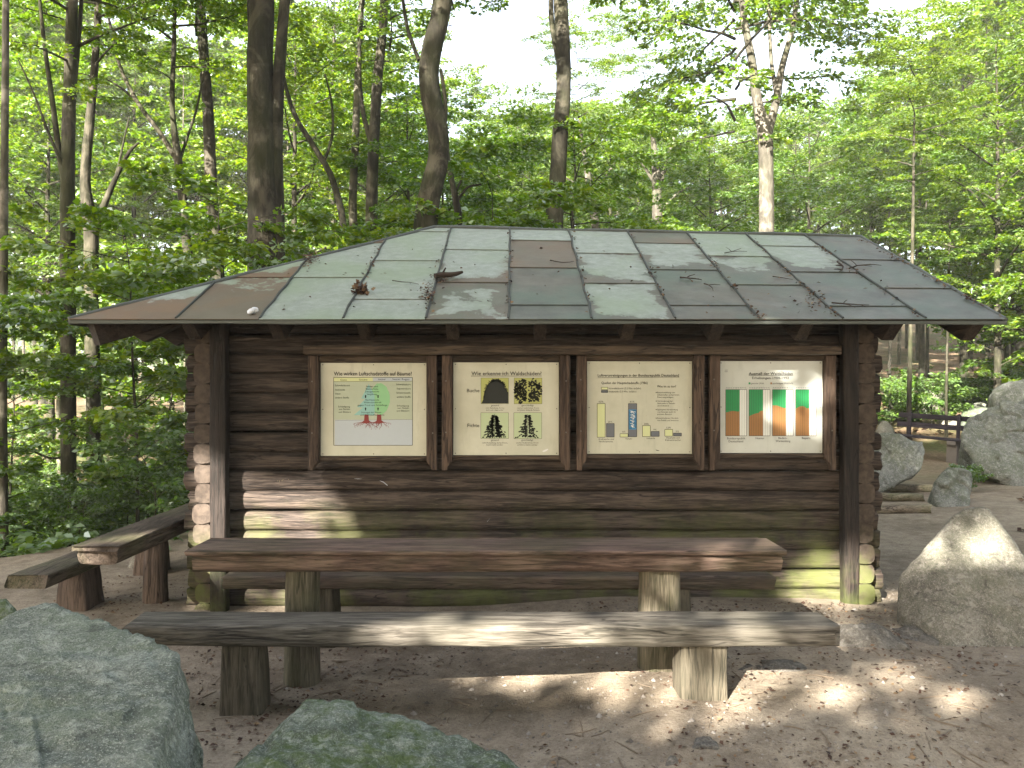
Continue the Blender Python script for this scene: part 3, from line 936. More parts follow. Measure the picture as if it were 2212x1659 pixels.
# -- third notice
b = Board(2)
b.text('Luftverunreinigungen in der Bundesrepublik Deutschland', 304, 1282, 440, 472, .008); b.line(303, 485, 1288, 478, 4)
b.text('Quellen der Hauptschadstoffe (1986)', 348, 905, 532, 562, .004)
b.rect('bar_pale', I_LIME, 347, 600, 424, 627, 1); b.frame(347, 600, 424, 627, 4)
b.rect('bar_grey', I_GREY, 347, 637, 424, 664, 1); b.frame(347, 637, 424, 664, 4)
b.text('Schwefeldioxid (2,2 Mio. to/Jahr)', 434, 825, 602, 624); b.text('Stickoxide (3,0 Mio. to/Jahr)', 434, 768, 641, 662)
b.text('Was ist zu tun?', 1018, 1248, 575, 602, .004)
for x0, y0, x1, y1, c in ((297, 797, 393, 1203, 0), (408, 1037, 503, 1200, 1), (573, 1160, 668, 1200, 0), (673, 797, 774, 1197, 1), (843, 1063, 938, 1195, 0), (947, 1132, 1045, 1193, 1), (1112, 1108, 1207, 1190, 0), (1217, 1152, 1313, 1188, 1)):
    b.rect('bar_grey' if c else 'bar_pale', I_GREY if c else I_LIME, x0, y0, x1, y1, 1); b.frame(x0, y0, x1, y1, 5)
for t_, x0, x1, y in (('62%', 315, 372, 783), ('25%', 425, 480, 1026), ('6%', 600, 638, 1146), ('61%', 692, 745, 784), ('20%', 862, 918, 1052), ('9%', 975, 1012, 1120), ('12%', 1132, 1186, 1097), ('5%', 1243, 1282, 1142)): b.text(t_, x0, x1, y - 20, y)
for t_, x0, x1, y in (('Kraftwerke und', 316, 498, 1235), ('Fernheizwerke', 320, 486, 1264), ('Verkehr', 636, 720, 1230), ('Industrie', 893, 992, 1224), ('Haushalte und', 1132, 1290, 1218), ('Kleinverbraucher', 1118, 1307, 1246)): b.text(t_, x0, x1, y - 20, y)
for dy, ls in ((672, (('Entschwefelung von', 1235), ('industriellen und privaten', 1285), ('Feuerungsanlagen', 1215))), (775, (('Verminderung der', 1208), ('Stickoxide in Verkehr', 1238), ('und Industrie', 1162))),
               (878, (('Sparsame Verwendung', 1268), ('von Energie auch im', 1242), ('privaten Bereich', 1196))), (980, (('Entschiedenes Handeln', 1275), ('von Politik und Industrie', 1276)))):
    b.poly('bullet', INK, blob(rr, 1008, dy - 8, 6, 6, 8, 0), 4)
    for j, (t_, x1) in enumerate(ls): b.text(t_, 1022, x1, dy - 18 + j * 28, dy + j * 28)
b.rect('sticker', I_DBLUE, 678, 868, 770, 1110, 3)
for j in range(14): b.line(680, 890 + j * 16, 768, 876 + j * 16, 4, 'sticker_stripe', INK, 4)
for j in range(26): b.line(692 + rr.uniform(0, 50), 885 + j * 8, 704 + rr.uniform(0, 56), 890 + j * 8, 6, 'sticker_scrawl', I_PINK if j % 3 else I_WHITE, 5)
b.poly('scrape', INK, [(998, 1352), (1020, 1356), (1052, 1366), (1030, 1368), (1008, 1362)], 2)
b.build('notice with yellow and grey bar chart, headed Luftverunreinigungen in der Bundesrepublik Deutschland', M_PAPER)

# -- fourth notice
b = Board(3)
b.text('Ausmaß der Waldschäden', 526, 1056, 418, 452, .010); b.line(525, 459, 1060, 459, 4)
b.text('Erhebungen 1984-1992', 566, 1010, 472, 502, .002)
b.rect('legend_green', I_GREEN, 524, 541, 546, 565, 1); b.rect('legend_brown', I_BROWN, 786, 541, 806, 565, 1)
b.text('gesunder Wald', 552, 706, 543, 562); b.text('geschädigter Wald in %', 812, 1056, 543, 562)
for (x0, xm, x1), top in (((247, 416, 500), (903, 900, 890, 886, 888, 895, 890)), ((529, 697, 782), (948, 938, 925, 916, 912, 885, 882)), ((811, 975, 1061), (818, 820, 820, 830, 840, 850, 850)), ((1091, 1254, 1338), (862, 842, 830, 828, 836, 856, 852))):
    yt, yb = 628, 1186
    b.rect('chart_blank#%d' % x0, I_WHITE, xm, yt, x1, yb, 1)
    n = len(top)
    for j in range(n - 1):
        xa, xb = x0 + (xm - x0) * j / (n - 1), x0 + (xm - x0) * (j + 1) / (n - 1)
        b.poly('chart_green#%d' % x0, I_GREEN, [(xa, top[j]), (xb, top[j + 1]), (xb, yt), (xa, yt)], 1)
        b.poly('chart_brown#%d' % x0, I_BROWN, [(xa, yb), (xb, yb), (xb, top[j + 1]), (xa, top[j])], 1)
    for j in range(1, 9):
        x = x0 + (x1 - x0) * j / 9; b.line(x, yt, x, yb, 1.6)
    b.frame(x0, yt, x1, yb, 5)
    for j in range(9):
        x = x0 + (x1 - x0) * (j + .12) / 9; b.text(str(84 + j), x, x + (x1 - x0) / 13, 601, 614)
for t_, x0, x1, y in (('Bundesrepublik', 265, 486, 1228), ('Deutschland', 282, 458, 1264), ('Hessen', 608, 710, 1226), ('Baden-', 883, 990, 1224), ('Württemberg', 850, 1026, 1260), ('Bayern', 1166, 1266, 1224)): b.text(t_, x0, x1, y - 25, y, .004)
for x in (240, 252, 264): b.line(x, 385, x + 3, 412, 3)
b.line(232, 415, 270, 415, 3)
b.build('notice with four green and brown area charts, headed Ausmaß der Waldschäden', M_PAPER2)

# chalk and carved marks on the wall logs
def stroke(name, pts, w, mat):
    v, f, s = sweep(None, tube_rings(pts, [w] * len(pts), 5))
    return link(name, raw_mesh(name, v, f, mat, s), hut)
M_CHALK = flat_mat('chalk_mark', (.42, .45, .50), .9, .1)
M_SCR = flat_mat('scratched_wood', (.27, .21, .12), .9, .1)
def on_log(x, y): return P(x, y, 5.9985 + .03 * abs(((829.5 - y) / FPX * 6 + CAM_Z + .02) / LOGP % 1 - .5) ** 2 * 4)
stroke('chalk_mark', [on_log(x, y) for x, y in ((735, 1031), (760, 1034), (790, 1035), (812, 1036), (828, 1041), (838, 1049), (842, 1056))], .004, M_CHALK)
for i in range(5): stroke('chalk_mark', [on_log(1016 + i * 9, 1127), on_log(1024 + i * 9, 1117)], .003, M_CHALK)
rr = random.Random(3)
for i in range(9):
    x = 774 + i * 7
    stroke('scratch', [on_log(x, 1140), on_log(x + rr.uniform(-2, 3), 1131)], .0022, M_SCR)
    if i % 2: stroke('scratch', [on_log(x, 1133 + (i % 3) * 3), on_log(x + 5, 1132 + (i % 3) * 4)], .0022, M_SCR)
for i in range(16):
    x = 545 + i * 5.2 + rr.uniform(-2, 2)
    stroke('scratch', [on_log(x, 1048 + rr.uniform(-2, 3)), on_log(x + rr.uniform(-1, 1), 1036 + rr.uniform(-2, 3))], .0022, M_SCR)
# ---------------------------------------------------------------- tables and benches
GREY_D, GREY_L = (.058, .050, .040), (.138, .124, .103)
M_BENX = wood_mat('bench_wood_grey', GREY_D, GREY_L, 0, moss=.15, wear=.8, mosscol=(.10, .10, .065))
M_LEGZ = wood_mat('bench_leg_wood', (.075, .064, .044), (.145, .124, .09), 2, moss=.45, wear=.5, mosscol=(.055, .052, .036))
M_TABX = wood_mat('table_wood_brown', (.062, .039, .030), (.145, .098, .078), 0, wear=.6, moss=.08)
M_TABL = wood_mat('table_leg_wood', (.085, .070, .050), (.165, .138, .104), 2, wear=.6, moss=.12)
M_DARX = wood_mat('old_bench_wood', (.05, .035, .027), (.105, .078, .062), 0, wear=.5, moss=.08)
M_SIDY = wood_mat('side_table_wood', (.060, .044, .034), (.12, .092, .072), 1, wear=.5, moss=.15)
M_SIDZ = wood_mat('side_leg_wood', (.075, .054, .042), (.135, .10, .08), 2, wear=.5)

def wedge(name, lo, hi, grow, mat, par, seed=0, n=10):
    """an upright block, wider at the foot by grow = (gx, gy)"""
    cx, cy = (lo[0] + hi[0]) / 2, (lo[1] + hi[1]) / 2
    rings = []
    for i in range(n):
        q = i / (n - 1)
        g = 1 - q
        w, d = (hi[0] - lo[0]) + grow[0] * g, (hi[1] - lo[1]) + grow[1] * g
        z = lo[2] + (hi[2] - lo[2]) * q
        r = np.array([(cx + a, cy + c, z) for a, c in rprof(w, d, .02)])
        r[:, :2] += (fnoise(r, 5, 3, seed)[:, None] * .006)
        rings.append(r)
    v, f, s = sweep(None, rings)
    return link(name, raw_mesh(name, v, f, mat, s), par)

def round_leg(name, c, r, z0, z1, par, mat, seed, split=True):
    pr = oprof(r, r, 20)
    if split:                                              # a drying split runs down the log
        pr[5] = (pr[5][0] * .82, pr[5][1] * .82)
    return bar(name, (c[0], c[1], z0), (c[0] + .004, c[1], z1), pr, mat, par, up=(0, -1, 0), segs=12, jit=.006, jfreq=4, seed=seed, taper=(1.05, .97))

t = thing('timber_bench', 'long grey weathered beam bench on two blocks, standing clear of the table', 'bench', (-.14, 4.14, 0), 0, 'timber benches by the hut')
s_ = bar('seat', (-1.87, 4.14, .387), (1.575, 4.135, .389), rprof(.27, .108, .028, 4), M_BENX, t, segs=50, jit=.007, jfreq=2.5, seed=31, endj=.02)
wedge('leg', (-1.42, 4.05, -.05), (-1.245, 4.24, .336), (.035, .03), M_LEGZ, t, 1)
wedge('leg', (.825, 4.05, -.05), (1.055, 4.24, .336), (.01, .03), M_LEGZ, t, 2)

t = thing('timber_table', 'long brown plank table on two round log legs in front of the notices', 'table', (-.13, 4.54, 0), 0, 'timber tables by the hut')
tp = bar('top', (-1.722, 4.54, .717), (1.45, 4.54, .719), rprof(.36, .026, .008), M_TABX, t, segs=40, jit=.003, jfreq=3, seed=32, endj=.004)
bar('top_board_edge', (-1.715, 4.715, .722), (1.40, 4.715, .724), rprof(.012, .022, .004), M_TABX, tp, segs=10, jit=.002, seed=35)
bm_prof = [(.145, .046), (.150, .02), (.148, -.02), (.13, -.042), (.08, -.05), (-.08, -.05), (-.13, -.042), (-.148, -.02), (-.15, .02), (-.145, .046)]
bar('beam', (-1.70, 4.54, .652), (1.43, 4.54, .653), bm_prof, M_TABX, t, segs=40, jit=.006, jfreq=2.2, seed=33, endj=.008)
round_leg('leg', (-1.15, 4.55), .094, -.06, .605, t, M_TABL, 34)
round_leg('leg', (.805, 4.55), .112, -.06, .606, t, M_TABL, 36)

t = thing('timber_bench', 'dark brown beam bench between the table and the hut wall', 'bench', (-.08, 5.18, 0), 0, 'timber benches by the hut')
bar('seat', (-1.765, 5.18, .398), (1.60, 5.18, .396), rprof(.27, .085, .02, 4), M_DARX, t, segs=40, jit=.006, jfreq=2.5, seed=37, endj=.012)
wedge('leg', (-1.28, 5.10, -.05), (-1.10, 5.28, .358), (.03, .03), M_LEGZ, t, 3)
wedge('leg', (.90, 5.10, -.05), (1.10, 5.28, .358), (.03, .03), M_LEGZ, t, 4)

t = thing('timber_table', 'brown plank table running back along the side of the hut', 'table', (-2.6, 6.4, 0), 0, 'timber tables by the hut')
tp = bar('top', (-2.60, 5.16, .586), (-2.60, 7.7, .586), rprof(.30, .03, .008), M_SIDY, t, segs=20, jit=.004, jfreq=3, seed=42, endj=.03)
bar('beam', (-2.60, 5.20, .522), (-2.60, 7.66, .522), [(a * .85, b_) for a, b_ in bm_prof], M_SIDY, t, segs=20, jit=.006, jfreq=3, seed=43, endj=.01)
round_leg('leg', (-2.62, 6.08), .085, -.06, .474, t, M_SIDZ, 44)
round_leg('leg', (-2.62, 7.25), .085, -.06, .474, t, M_SIDZ, 45)
t = thing('timber_bench', 'brown beam bench beside the table at the side of the hut', 'bench', (-3.1, 6.4, 0), 0, 'timber benches by the hut')
bar('seat', (-3.12, 5.34, .335), (-3.10, 7.7, .335), rprof(.27, .088, .024, 4), M_SIDY, t, segs=20, jit=.009, jfreq=3, seed=46, endj=.03)
wedge('leg', (-3.20, 5.86, -.08), (-3.03, 6.10, .293), (.09, .05), M_SIDZ, t, 5)
wedge('leg', (-3.20, 7.05, -.08), (-3.03, 7.30, .293), (.06, .05), M_SIDZ, t, 6)

# ---------------------------------------------------------------- rocks
M_ROCKB = rock_mat('granite_blue_grey', (.122, .138, .116), (.235, .256, .222), moss=.45, mosscol=(.095, .125, .075), speck=.6)
M_ROCKM = rock_mat('granite_mossy', (.095, .115, .088), (.21, .235, .205), moss=.85, mosscol=(.055, .085, .022), speck=.5)
M_ROCKS = rock_mat('granite_pale', (.150, .140, .115), (.255, .242, .208), moss=.3, mosscol=(.14, .15, .10), speck=.5)
M_ROCKE = rock_mat('granite_soiled', (.10, .09, .076), (.185, .175, .155), moss=.3, mosscol=(.11, .095, .075), speck=.3)
M_ROCKD = rock_mat('granite_dull', (.13, .135, .12), (.24, .245, .22), moss=.5, mosscol=(.085, .10, .05), speck=.4)

def rock(name, pts, mat, label, detail=5, p=16, amp=.03, freq=2.0, seed=0, group='granite boulders', cat='boulder', crack=0.0, rough=0.0, chips=0, tilt=.2):
    """a boulder: rounded hull of the given points, roughened"""
    pts = [Vector(q) for q in pts]
    c = sum(pts, Vector()) / len(pts)
    bm = bmesh.new()
    for q in pts: bm.verts.new(q - c)
    bmesh.ops.convex_hull(bm, input=bm.verts)
    bm.normal_update()
    pl = []
    for f in bm.faces:
        n = f.normal.copy(); d = n.dot(f.verts[0].co)
        if d < 0: n, d = -n, -d
        if f.calc_area() > 1e-5 and d > .01: pl.append((n, d))
    bm.free()
    A = np.array([tuple(n / d) for n, d in pl])
    bm = bmesh.new()
    bmesh.ops.create_icosphere(bm, subdivisions=detail, radius=1)
    dirs = np.array([tuple(v.co.normalized()) for v in bm.verts])
    q = np.maximum(dirs @ A.T, 1e-4)
    r = (q ** p).sum(1) ** (-1 / p)
    V = dirs * r[:, None]
    size = np.abs(V).max()
    w = V + np.array(c)
    n1 = fnoise(w, freq, 4, seed, .55)
    n2 = fnoise(w, freq * 9, 3, seed + 5, .55)
    rid = 1 - np.abs(fnoise(w * np.array([1, 1, 1.7]), freq * 1.3, 2, seed + 9))
    d = amp * n1 + amp * .22 * n2
    if rough: d = d + rough * fnoise(w, 14, 4, seed + 31, .6)
    if chips:                                              # flat chipped facets with ledges between them
        gch = np.random.default_rng(seed + 77)
        cp = w[gch.integers(0, len(w), chips)]
        tv = gch.normal(size=(chips, 3)) * tilt
        dist = ((w[:, None, :] - cp[None]) ** 2).sum(2) if len(w) * chips < 6e6 else np.stack([((w - c_) ** 2).sum(1) for c_ in cp], 1)
        near = dist.argmin(1)
        d = d + ((w - cp[near]) * tv[near]).sum(1).clip(-.05, .05)
    if crack: d = d - crack * np.clip((rid - .93) / .07, 0, 1)
    V = V + dirs * d[:, None]
    for v, co in zip(bm.verts, V): v.co = co
    me = bpy.data.meshes.new(name); bm.to_mesh(me); bm.free()
    me.materials.append(mat)
    me.polygons.foreach_set('use_smooth', [True] * len(me.polygons))
    o = link(name, me, loc=c)
    return tag(o, label, cat, group)

rock('boulder', [P(-20, 1400, 3.1), P(105, 1296, 3.35), P(388, 1412, 2.95), P(336, 1665, 2.3), (-.96, 1.75, .47), (-2.5, 1.75, .44), (-2.4, 2.8, .60),
                 P(412, 1665, 2.62), (-2.5, 3.5, -.3), (-1.15, 3.25, -.3), (-.84, 2.5, -.3), (-.80, 1.6, -.3), (-2.5, 1.6, -.3)], M_ROCKB,
     'large angular blue grey boulder with a broad flat slanting face', 7, 320, .006, 2.6, 3, crack=.012, rough=.009, chips=80, tilt=.05)
rock('boulder', [P(665, 1508, 2.9), P(870, 1545, 2.86), P(1075, 1612, 2.7), P(1140, 1672, 2.6), P(500, 1672, 2.85), (-.85, 1.9, .47), (.0, 1.9, .42),
                 (-1.05, 3.05, -.3), (.12, 2.95, -.3), (.25, 1.7, -.3), (-1.0, 1.7, -.3)], M_ROCKM,
     'low boulder with green moss over its pitted flat top', 7, 260, .008, 3.2, 8, rough=.011, chips=80, tilt=.06)
rock('boulder', [P(-60, 1330, 3.75), P(20, 1290, 3.8), P(46, 1330, 3.75), (-2.3, 3.5, -.1), (-2.25, 4.1, -.1), (-2.9, 3.5, -.1), (-2.9, 4.1, -.1), P(-60, 1300, 4.0), P(10, 1300, 4.1)], M_ROCKM,
     'small dark mossy boulder wedged behind the flat-faced grey boulder', 5, 20, .02, 3, 12)
rock('boulder', [P(2085, 1094, 5.55), P(2138, 1093, 5.55), P(2022, 1150, 5.5), P(1940, 1242, 5.5), P(1935, 1310, 5.42), P(1955, 1375, 5.3), P(2030, 1412, 5.0), P(2200, 1180, 5.6), P(2270, 1270, 5.5), P(2290, 1400, 5.1),
                 (3.06, 6.1, .36), (3.25, 6.0, .7), (3.0, 6.2, -.25), (3.8, 6.2, -.25), (2.56, 5.4, -.25), (3.7, 5.0, -.25)], M_ROCKS,
     'tall rounded pale boulder narrowing to a blunt top near the hut corner', 7, 44, .014, 2.2, 21, rough=.006)
rock('boulder', [P(1860, 960, 12), P(1920, 930, 12), P(1985, 950, 12), P(2006, 990, 12), P(1990, 1020, 11.8), P(1905, 1072, 11.6), P(1840, 1072, 11.7), P(1850, 940, 12.8), P(1990, 960, 12.8), P(1900, 1060, 12.9)], M_ROCKD,
     'pale rounded boulder leaning beside the step path, splashed with sun', 6, 14, .035, 1.5, 33, chips=14, tilt=.08)
rock('boulder', [P(2075, 925, 13.2), P(2130, 890, 13.4), P(2212, 862, 13.6), P(2300, 850, 13.6), P(2072, 960, 13), P(2112, 1020, 12.8), P(2180, 1052, 12.6), P(2320, 1060, 12.4), (7.95, 14.6, .0), (9.6, 14.8, .0), P(2090, 900, 14.4), P(2330, 860, 14.6)], M_ROCKD,
     'big grey boulder with overhanging lower lip beyond the blunt topped boulder', 6, 30, .08, 1.1, 41, crack=.06, chips=30, tilt=.2)
rock('boulder', [P(2140, 840, 15.6), P(2230, 800, 15.8), P(2330, 790, 15.8), P(2150, 930, 15.4), P(2330, 960, 15.2), P(2140, 850, 17), P(2330, 820, 17), (9, 16, -.2), (11, 17, -.2)], M_ROCKD,
     'grey slab boulder rising behind the overhanging boulder', 5, 12, .08, 1.0, 45)
rock('boulder', [P(2018, 1045, 10.8), P(2045, 1016, 10.9), P(2085, 1020, 10.9), P(2098, 1050, 10.8), P(2090, 1100, 10.5), P(2025, 1104, 10.5), P(2030, 1050, 11.4), P(2090, 1050, 11.4), (5.6, 11.3, -.1), (6.0, 11.3, -.1)], M_ROCKD,
     'knee high grey boulder on the path edge below the overhanging boulder', 5, 20, .03, 2.5, 51, chips=16, tilt=.15)
rock('boulder', [P(2075, 890, 20.5), P(2120, 880, 20), P(2072, 960, 20), P(2150, 960, 19), P(2160, 880, 21.5), P(2080, 880, 22), P(2075, 965, 21.5)], M_ROCKM, 'mossy flat boulder beside the slatted park bench', 4, 10, .06, 1, 55)
for i, (x0, x1, y0, y1, D, lab) in enumerate(((2100, 2225, 780, 880, 24, 'sunlit mossy boulder up on the leafy slope'), (1925, 1992, 848, 888, 22, 'flat pale sunlit rock on the slope behind the park bench'),
                                           (1985, 2045, 835, 868, 23, 'low rounded rock on the slope above the park bench'), (1895, 1935, 905, 945, 16.5, 'pale block of rock half hidden by the hut corner'))):
    gz = h1(PX((x0 + x1) / 2, D), D)
    rock('boulder', [P(x0, y1, D), P(x1, y1, D), P(x0 + (x1 - x0) * .3, y0, D + .3), P(x0 + (x1 - x0) * .75, y0 + 4, D + .4), P(x0 - 3, (y0 + y1) / 2, D + .4), P(x1 + 4, (y0 + y1) / 2, D + .5),
                     P(x0 + 5, y1, D + 1.2), P(x1, y1, D + 1.3), P((x0 + x1) / 2, y0 + 8, D + 1.2), (PX(x0, D), D + .3, gz - .2), (PX(x1, D), D + .3, gz - .2)], M_ROCKS if i != 0 else M_ROCKM, lab, 4, 9, .06, 1.4, 60 + i)
for i, (x0, x1, y0, y1, D) in enumerate(((2030, 2085, 872, 915, 20.5), (2085, 2150, 850, 905, 21.5), (1990, 2030, 862, 890, 22.5), (2050, 2110, 832, 868, 24.5), (2150, 2215, 862, 905, 20), (1905, 1935, 866, 890, 23))):
    gz = h1(PX((x0 + x1) / 2, D), D); lift = gz - PZ(y1, D)
    q = [P(x0, y1, D), P(x1, y1, D), P(x0 + (x1 - x0) * .35, y0, D + .3), P(x0 + (x1 - x0) * .8, y0 + 6, D + .4), P(x0 - 3, (y0 + y1) / 2, D + .4), P(x1 + 4, (y0 + y1) / 2, D + .5), P(x0 + 5, y1, D + 1.1), P(x1, y1, D + 1.1), P((x0 + x1) / 2, y0 + 8, D + 1.0)]
    rock('boulder', [p_ + Vector((0, 0, lift - .08)) for p_ in q], (M_ROCKS, M_ROCKD, M_ROCKM)[i % 3], 'small weathered boulder in the stepped pile on the slope beyond the park bench', 4, 12, .05, 1.4, 160 + i, 'boulders stepping up the slope')
# stones bedded in the trodden ground
def low_stone(x0, x1, y, D, h, dep, mat, lab, seed, nm='bedded_stone'):
    a, b_ = PX(x0, D), PX(x1, D); g = h1((a + b_) / 2, D)
    rock(nm, [(a, D, g), (b_, D, g - .0), (a + .1, D + dep, g), (b_ - .05, D + dep * .9, g), (a + (b_ - a) * .3, D + dep * .3, g + h), (a + (b_ - a) * .65, D + dep * .55, g + h * .85),
              (a + .05, D + dep * .4, g - .12), (b_ - .05, D + dep * .4, g - .12), ((a + b_) / 2, D - .03, g - .1)], mat, lab, 5, 14, .03, 4, seed, 'stones bedded in the ground', 'stone')
low_stone(1800, 1975, 1400, 4.78, .10, .34, M_ROCKE, 'grey ridge of bedrock showing between the beam bench and the blunt boulder', 71)
low_stone(1930, 2035, 1400, 5.0, .05, .28, M_ROCKE, 'small grey bedded stone at the foot of the blunt topped boulder', 72)
low_stone(1570, 1760, 1450, 4.45, .02, .22, M_ROCKE, 'flat dark slab lying under the end of the grey beam bench', 73)
low_stone(1490, 1550, 1600, 3.55, .015, .12, M_ROCKE, 'flat pale stone trodden into the bare soil beyond the mossy boulder', 74)
low_stone(1435, 1480, 1655, 3.42, .02, .10, M_ROCKE, 'pale pebble-like stone close to the mossy flat boulder', 75)
low_stone(268, 345, 1210, 7.3, .20, .3, M_ROCKS, 'bright pale stone lying behind the side table', 76)

# ---------------------------------------------------------------- log steps of the path and the park bench
M_STEP = wood_mat('step_log_wood', (.12, .095, .07), (.24, .2, .15), 0, wear=.7, moss=.2)
for i, (x0, x1, y, D, lab) in enumerate(((1890, 2006, 1108, 10.2, 'round log step set across the path beside the hut'), (1905, 1990, 1082, 11.3, 'worn log step on the path, second up from the hut'), (1930, 2008, 1058, 12.3, 'sunlit log step below the pale leaning boulder'))):
    a, b_ = PX(x0, D), PX(x1, D)
    o = bar('log_step', (a, D + .1, h1(a, D) + .05), (b_, D - .05, h1(b_, D) + .04), oprof(.07, .065, 12), M_STEP, None, segs=12, jit=.008, seed=80 + i, endj=.02)
    tag(o, lab, 'step', 'log steps on the path')

M_SLAT = wood_mat('bench_slat_paint', (.028, .022, .030), (.06, .05, .062), 0, wear=.3)
M_STONEL = flat_mat('bench_foot_concrete', (.19, .17, .15), .9, .2, .3, 12)
bx, by = PX(2007, 16.2), 16.2
pb = thing('park_bench', 'dark slatted park bench with stone feet beyond the hut', 'bench', (bx, by, h1(bx, by) - .04), math.radians(-44))
pb.rotation_euler[1] = math.radians(2.5)
def pbx(nm, lo, hi, mat, rot=0.0):
    o = link(nm, box_mesh(nm, lo, hi, mat, .006), pb, True)
    return o
for z, y in ((.62, .20), (.80, .25)): pbx('back_slat', (-.70, y, z), (.70, y + .035, z + .10), M_SLAT)
for y in (-.24, -.11, .02): pbx('seat_slat', (-.70, y, .44), (.70, y + .11, .475), M_SLAT)
for x in (-.45, .45):
    pbx('foot', (x - .09, -.2, -.15), (x + .09, .12, .36), M_STONEL)
    pbx('seat_bracket', (x - .08, -.25, .362), (x + .08, .14, .438), M_STONEL)
    pbx('back_post', (x - .03, .142, .34), (x + .03, .196, .93), M_SLAT)

# ---------------------------------------------------------------- litter on the roof
def roof_at(x, y, off=.02):
    k = (CY - y) / FPX
    X = 0.0
    for _ in range(4):
        dz = ridge_z(X) - EZ
        t_ = (EY * k - (EZ - CAM_Z)) / (dz - (RY - EY) * k)
        X = PX(x, EY + (RY - EY) * t_)
    return roof_pt(X, t_, off)
M_TWIG = flat_mat('twig_bark', (.055, .042, .034), .9, .1, .3)
M_TWIGP = flat_mat('dry_twig_pale', (.20, .16, .12), .9, .1, .3)
def dead_leaf_mat():
    m, nt, out = mat_new('dead_leaf'); k = N(nt)
    g = k.n('NewGeometry')
    col = k.ramp(g.outputs['Random Per Island'], (0, (.030, .018, .014)), (.45, (.075, .043, .030)), (.8, (.125, .078, .048)), (.97, (.22, .15, .085)))
    k.bsdf(out, col, .8, .2)
    return m
M_DEAD = dead_leaf_mat()
def twig(name, pts, r, lab, forks=0, seed=0):
    rr = random.Random(seed)
    P3 = [roof_at(x, y, .018 + r) for x, y in pts]
    tb = [(P3, [r * (1 - .6 * i / (len(P3) - 1)) for i in range(len(P3))], 6)]
    for q in range(forks):
        i = rr.randrange(1, len(P3) - 1) if len(P3) > 2 else 0
        a = P3[i]; d = (P3[-1] - P3[0]).normalized(); sd_ = d.cross(Vector((0, -.4, .92)))
        e = a + (d * .6 + sd_ * rr.choice((-1, 1))) * rr.uniform(.05, .11) + Vector((0, 0, .01))
        tb.append(([a, a.lerp(e, .5) + Vector((0, 0, .004)), e], [r * .6, r * .5, r * .3], 5))
    return tag(link(name, tubes_mesh(name, tb, M_TWIG)), lab, 'twig', 'twigs on the roof')
twig('twig', [(1188, 568), (1202, 571), (1216, 573), (1232, 572), (1240, 570)], .005, 'thin bent twig lying across a grey-brown roof sheet below the ridge', 0, 1)
twig('twig', [(1468, 606), (1482, 607), (1502, 609), (1515, 611)], .007, 'short knobbly twig lying level on a dark roof sheet', 4, 2)
twig('twig', [(1520, 619), (1530, 622), (1538, 628), (1540, 635)], .005, 'small hooked twig on a dark roof sheet', 1, 3)
twig('twig', [(1808, 572), (1820, 582), (1818, 590), (1812, 594)], .008, 'dark crooked twig by a seam near the verge end of the roof', 2, 4)
twig('twig', [(1834, 586), (1850, 580), (1870, 578), (1880, 577)], .006, 'forked twig pointing along the upper roof sheets at the verge end', 3, 5)
twig('twig', [(1795, 661), (1820, 663), (1850, 665), (1876, 666)], .006, 'long straight twig lying along a sheet joint near the eave', 5, 6)
twig('twig', [(1668, 603), (1690, 606), (1712, 610)], .004, 'thin straight twig on a mottled green sheet', 0, 7)
twig('twig', [(1565, 552), (1580, 549), (1592, 545), (1600, 542)], .004, 'little forked twig on a pale sheet under the ridge', 2, 8)
twig('twig', [(848, 612), (868, 615), (886, 616), (905, 620)], .004, 'thin twig sticking out of leaf litter on a pale sheet', 1, 9)
# broken branch
pts = [roof_at(x, y, .045) for x, y in ((940, 609), (955, 606), (970, 606), (985, 604), (999, 600))]
tag(link('broken_branch', tubes_mesh('broken_branch', [(pts, [.016, .018, .016, .013, .008], 9), ([pts[1], pts[1] + Vector((.03, -.02, .05))], [.008, .005], 6)], M_TWIG, bump=.5)),
    'short thick piece of broken branch lying on the roof', 'branch')

def leaf_quads(C, T, Nn, L, W, fold=.18):
    """C base points, T growing directions, Nn face normals: (N,4,3) rhombic leaves"""
    T = T / (np.linalg.norm(T, axis=1)[:, None] + 1e-9)
    S = np.cross(Nn, T); S = S / (np.linalg.norm(S, axis=1)[:, None] + 1e-9)
    Nn = np.cross(T, S)
    L = np.asarray(L).reshape(-1, 1); W = np.asarray(W).reshape(-1, 1)
    mid = C + T * L * .46
    a = mid + S * W * .5 + Nn * W * fold
    b = mid - S * W * .5 + Nn * W * fold
    return np.stack([C, a, C + T * L, b], 1)

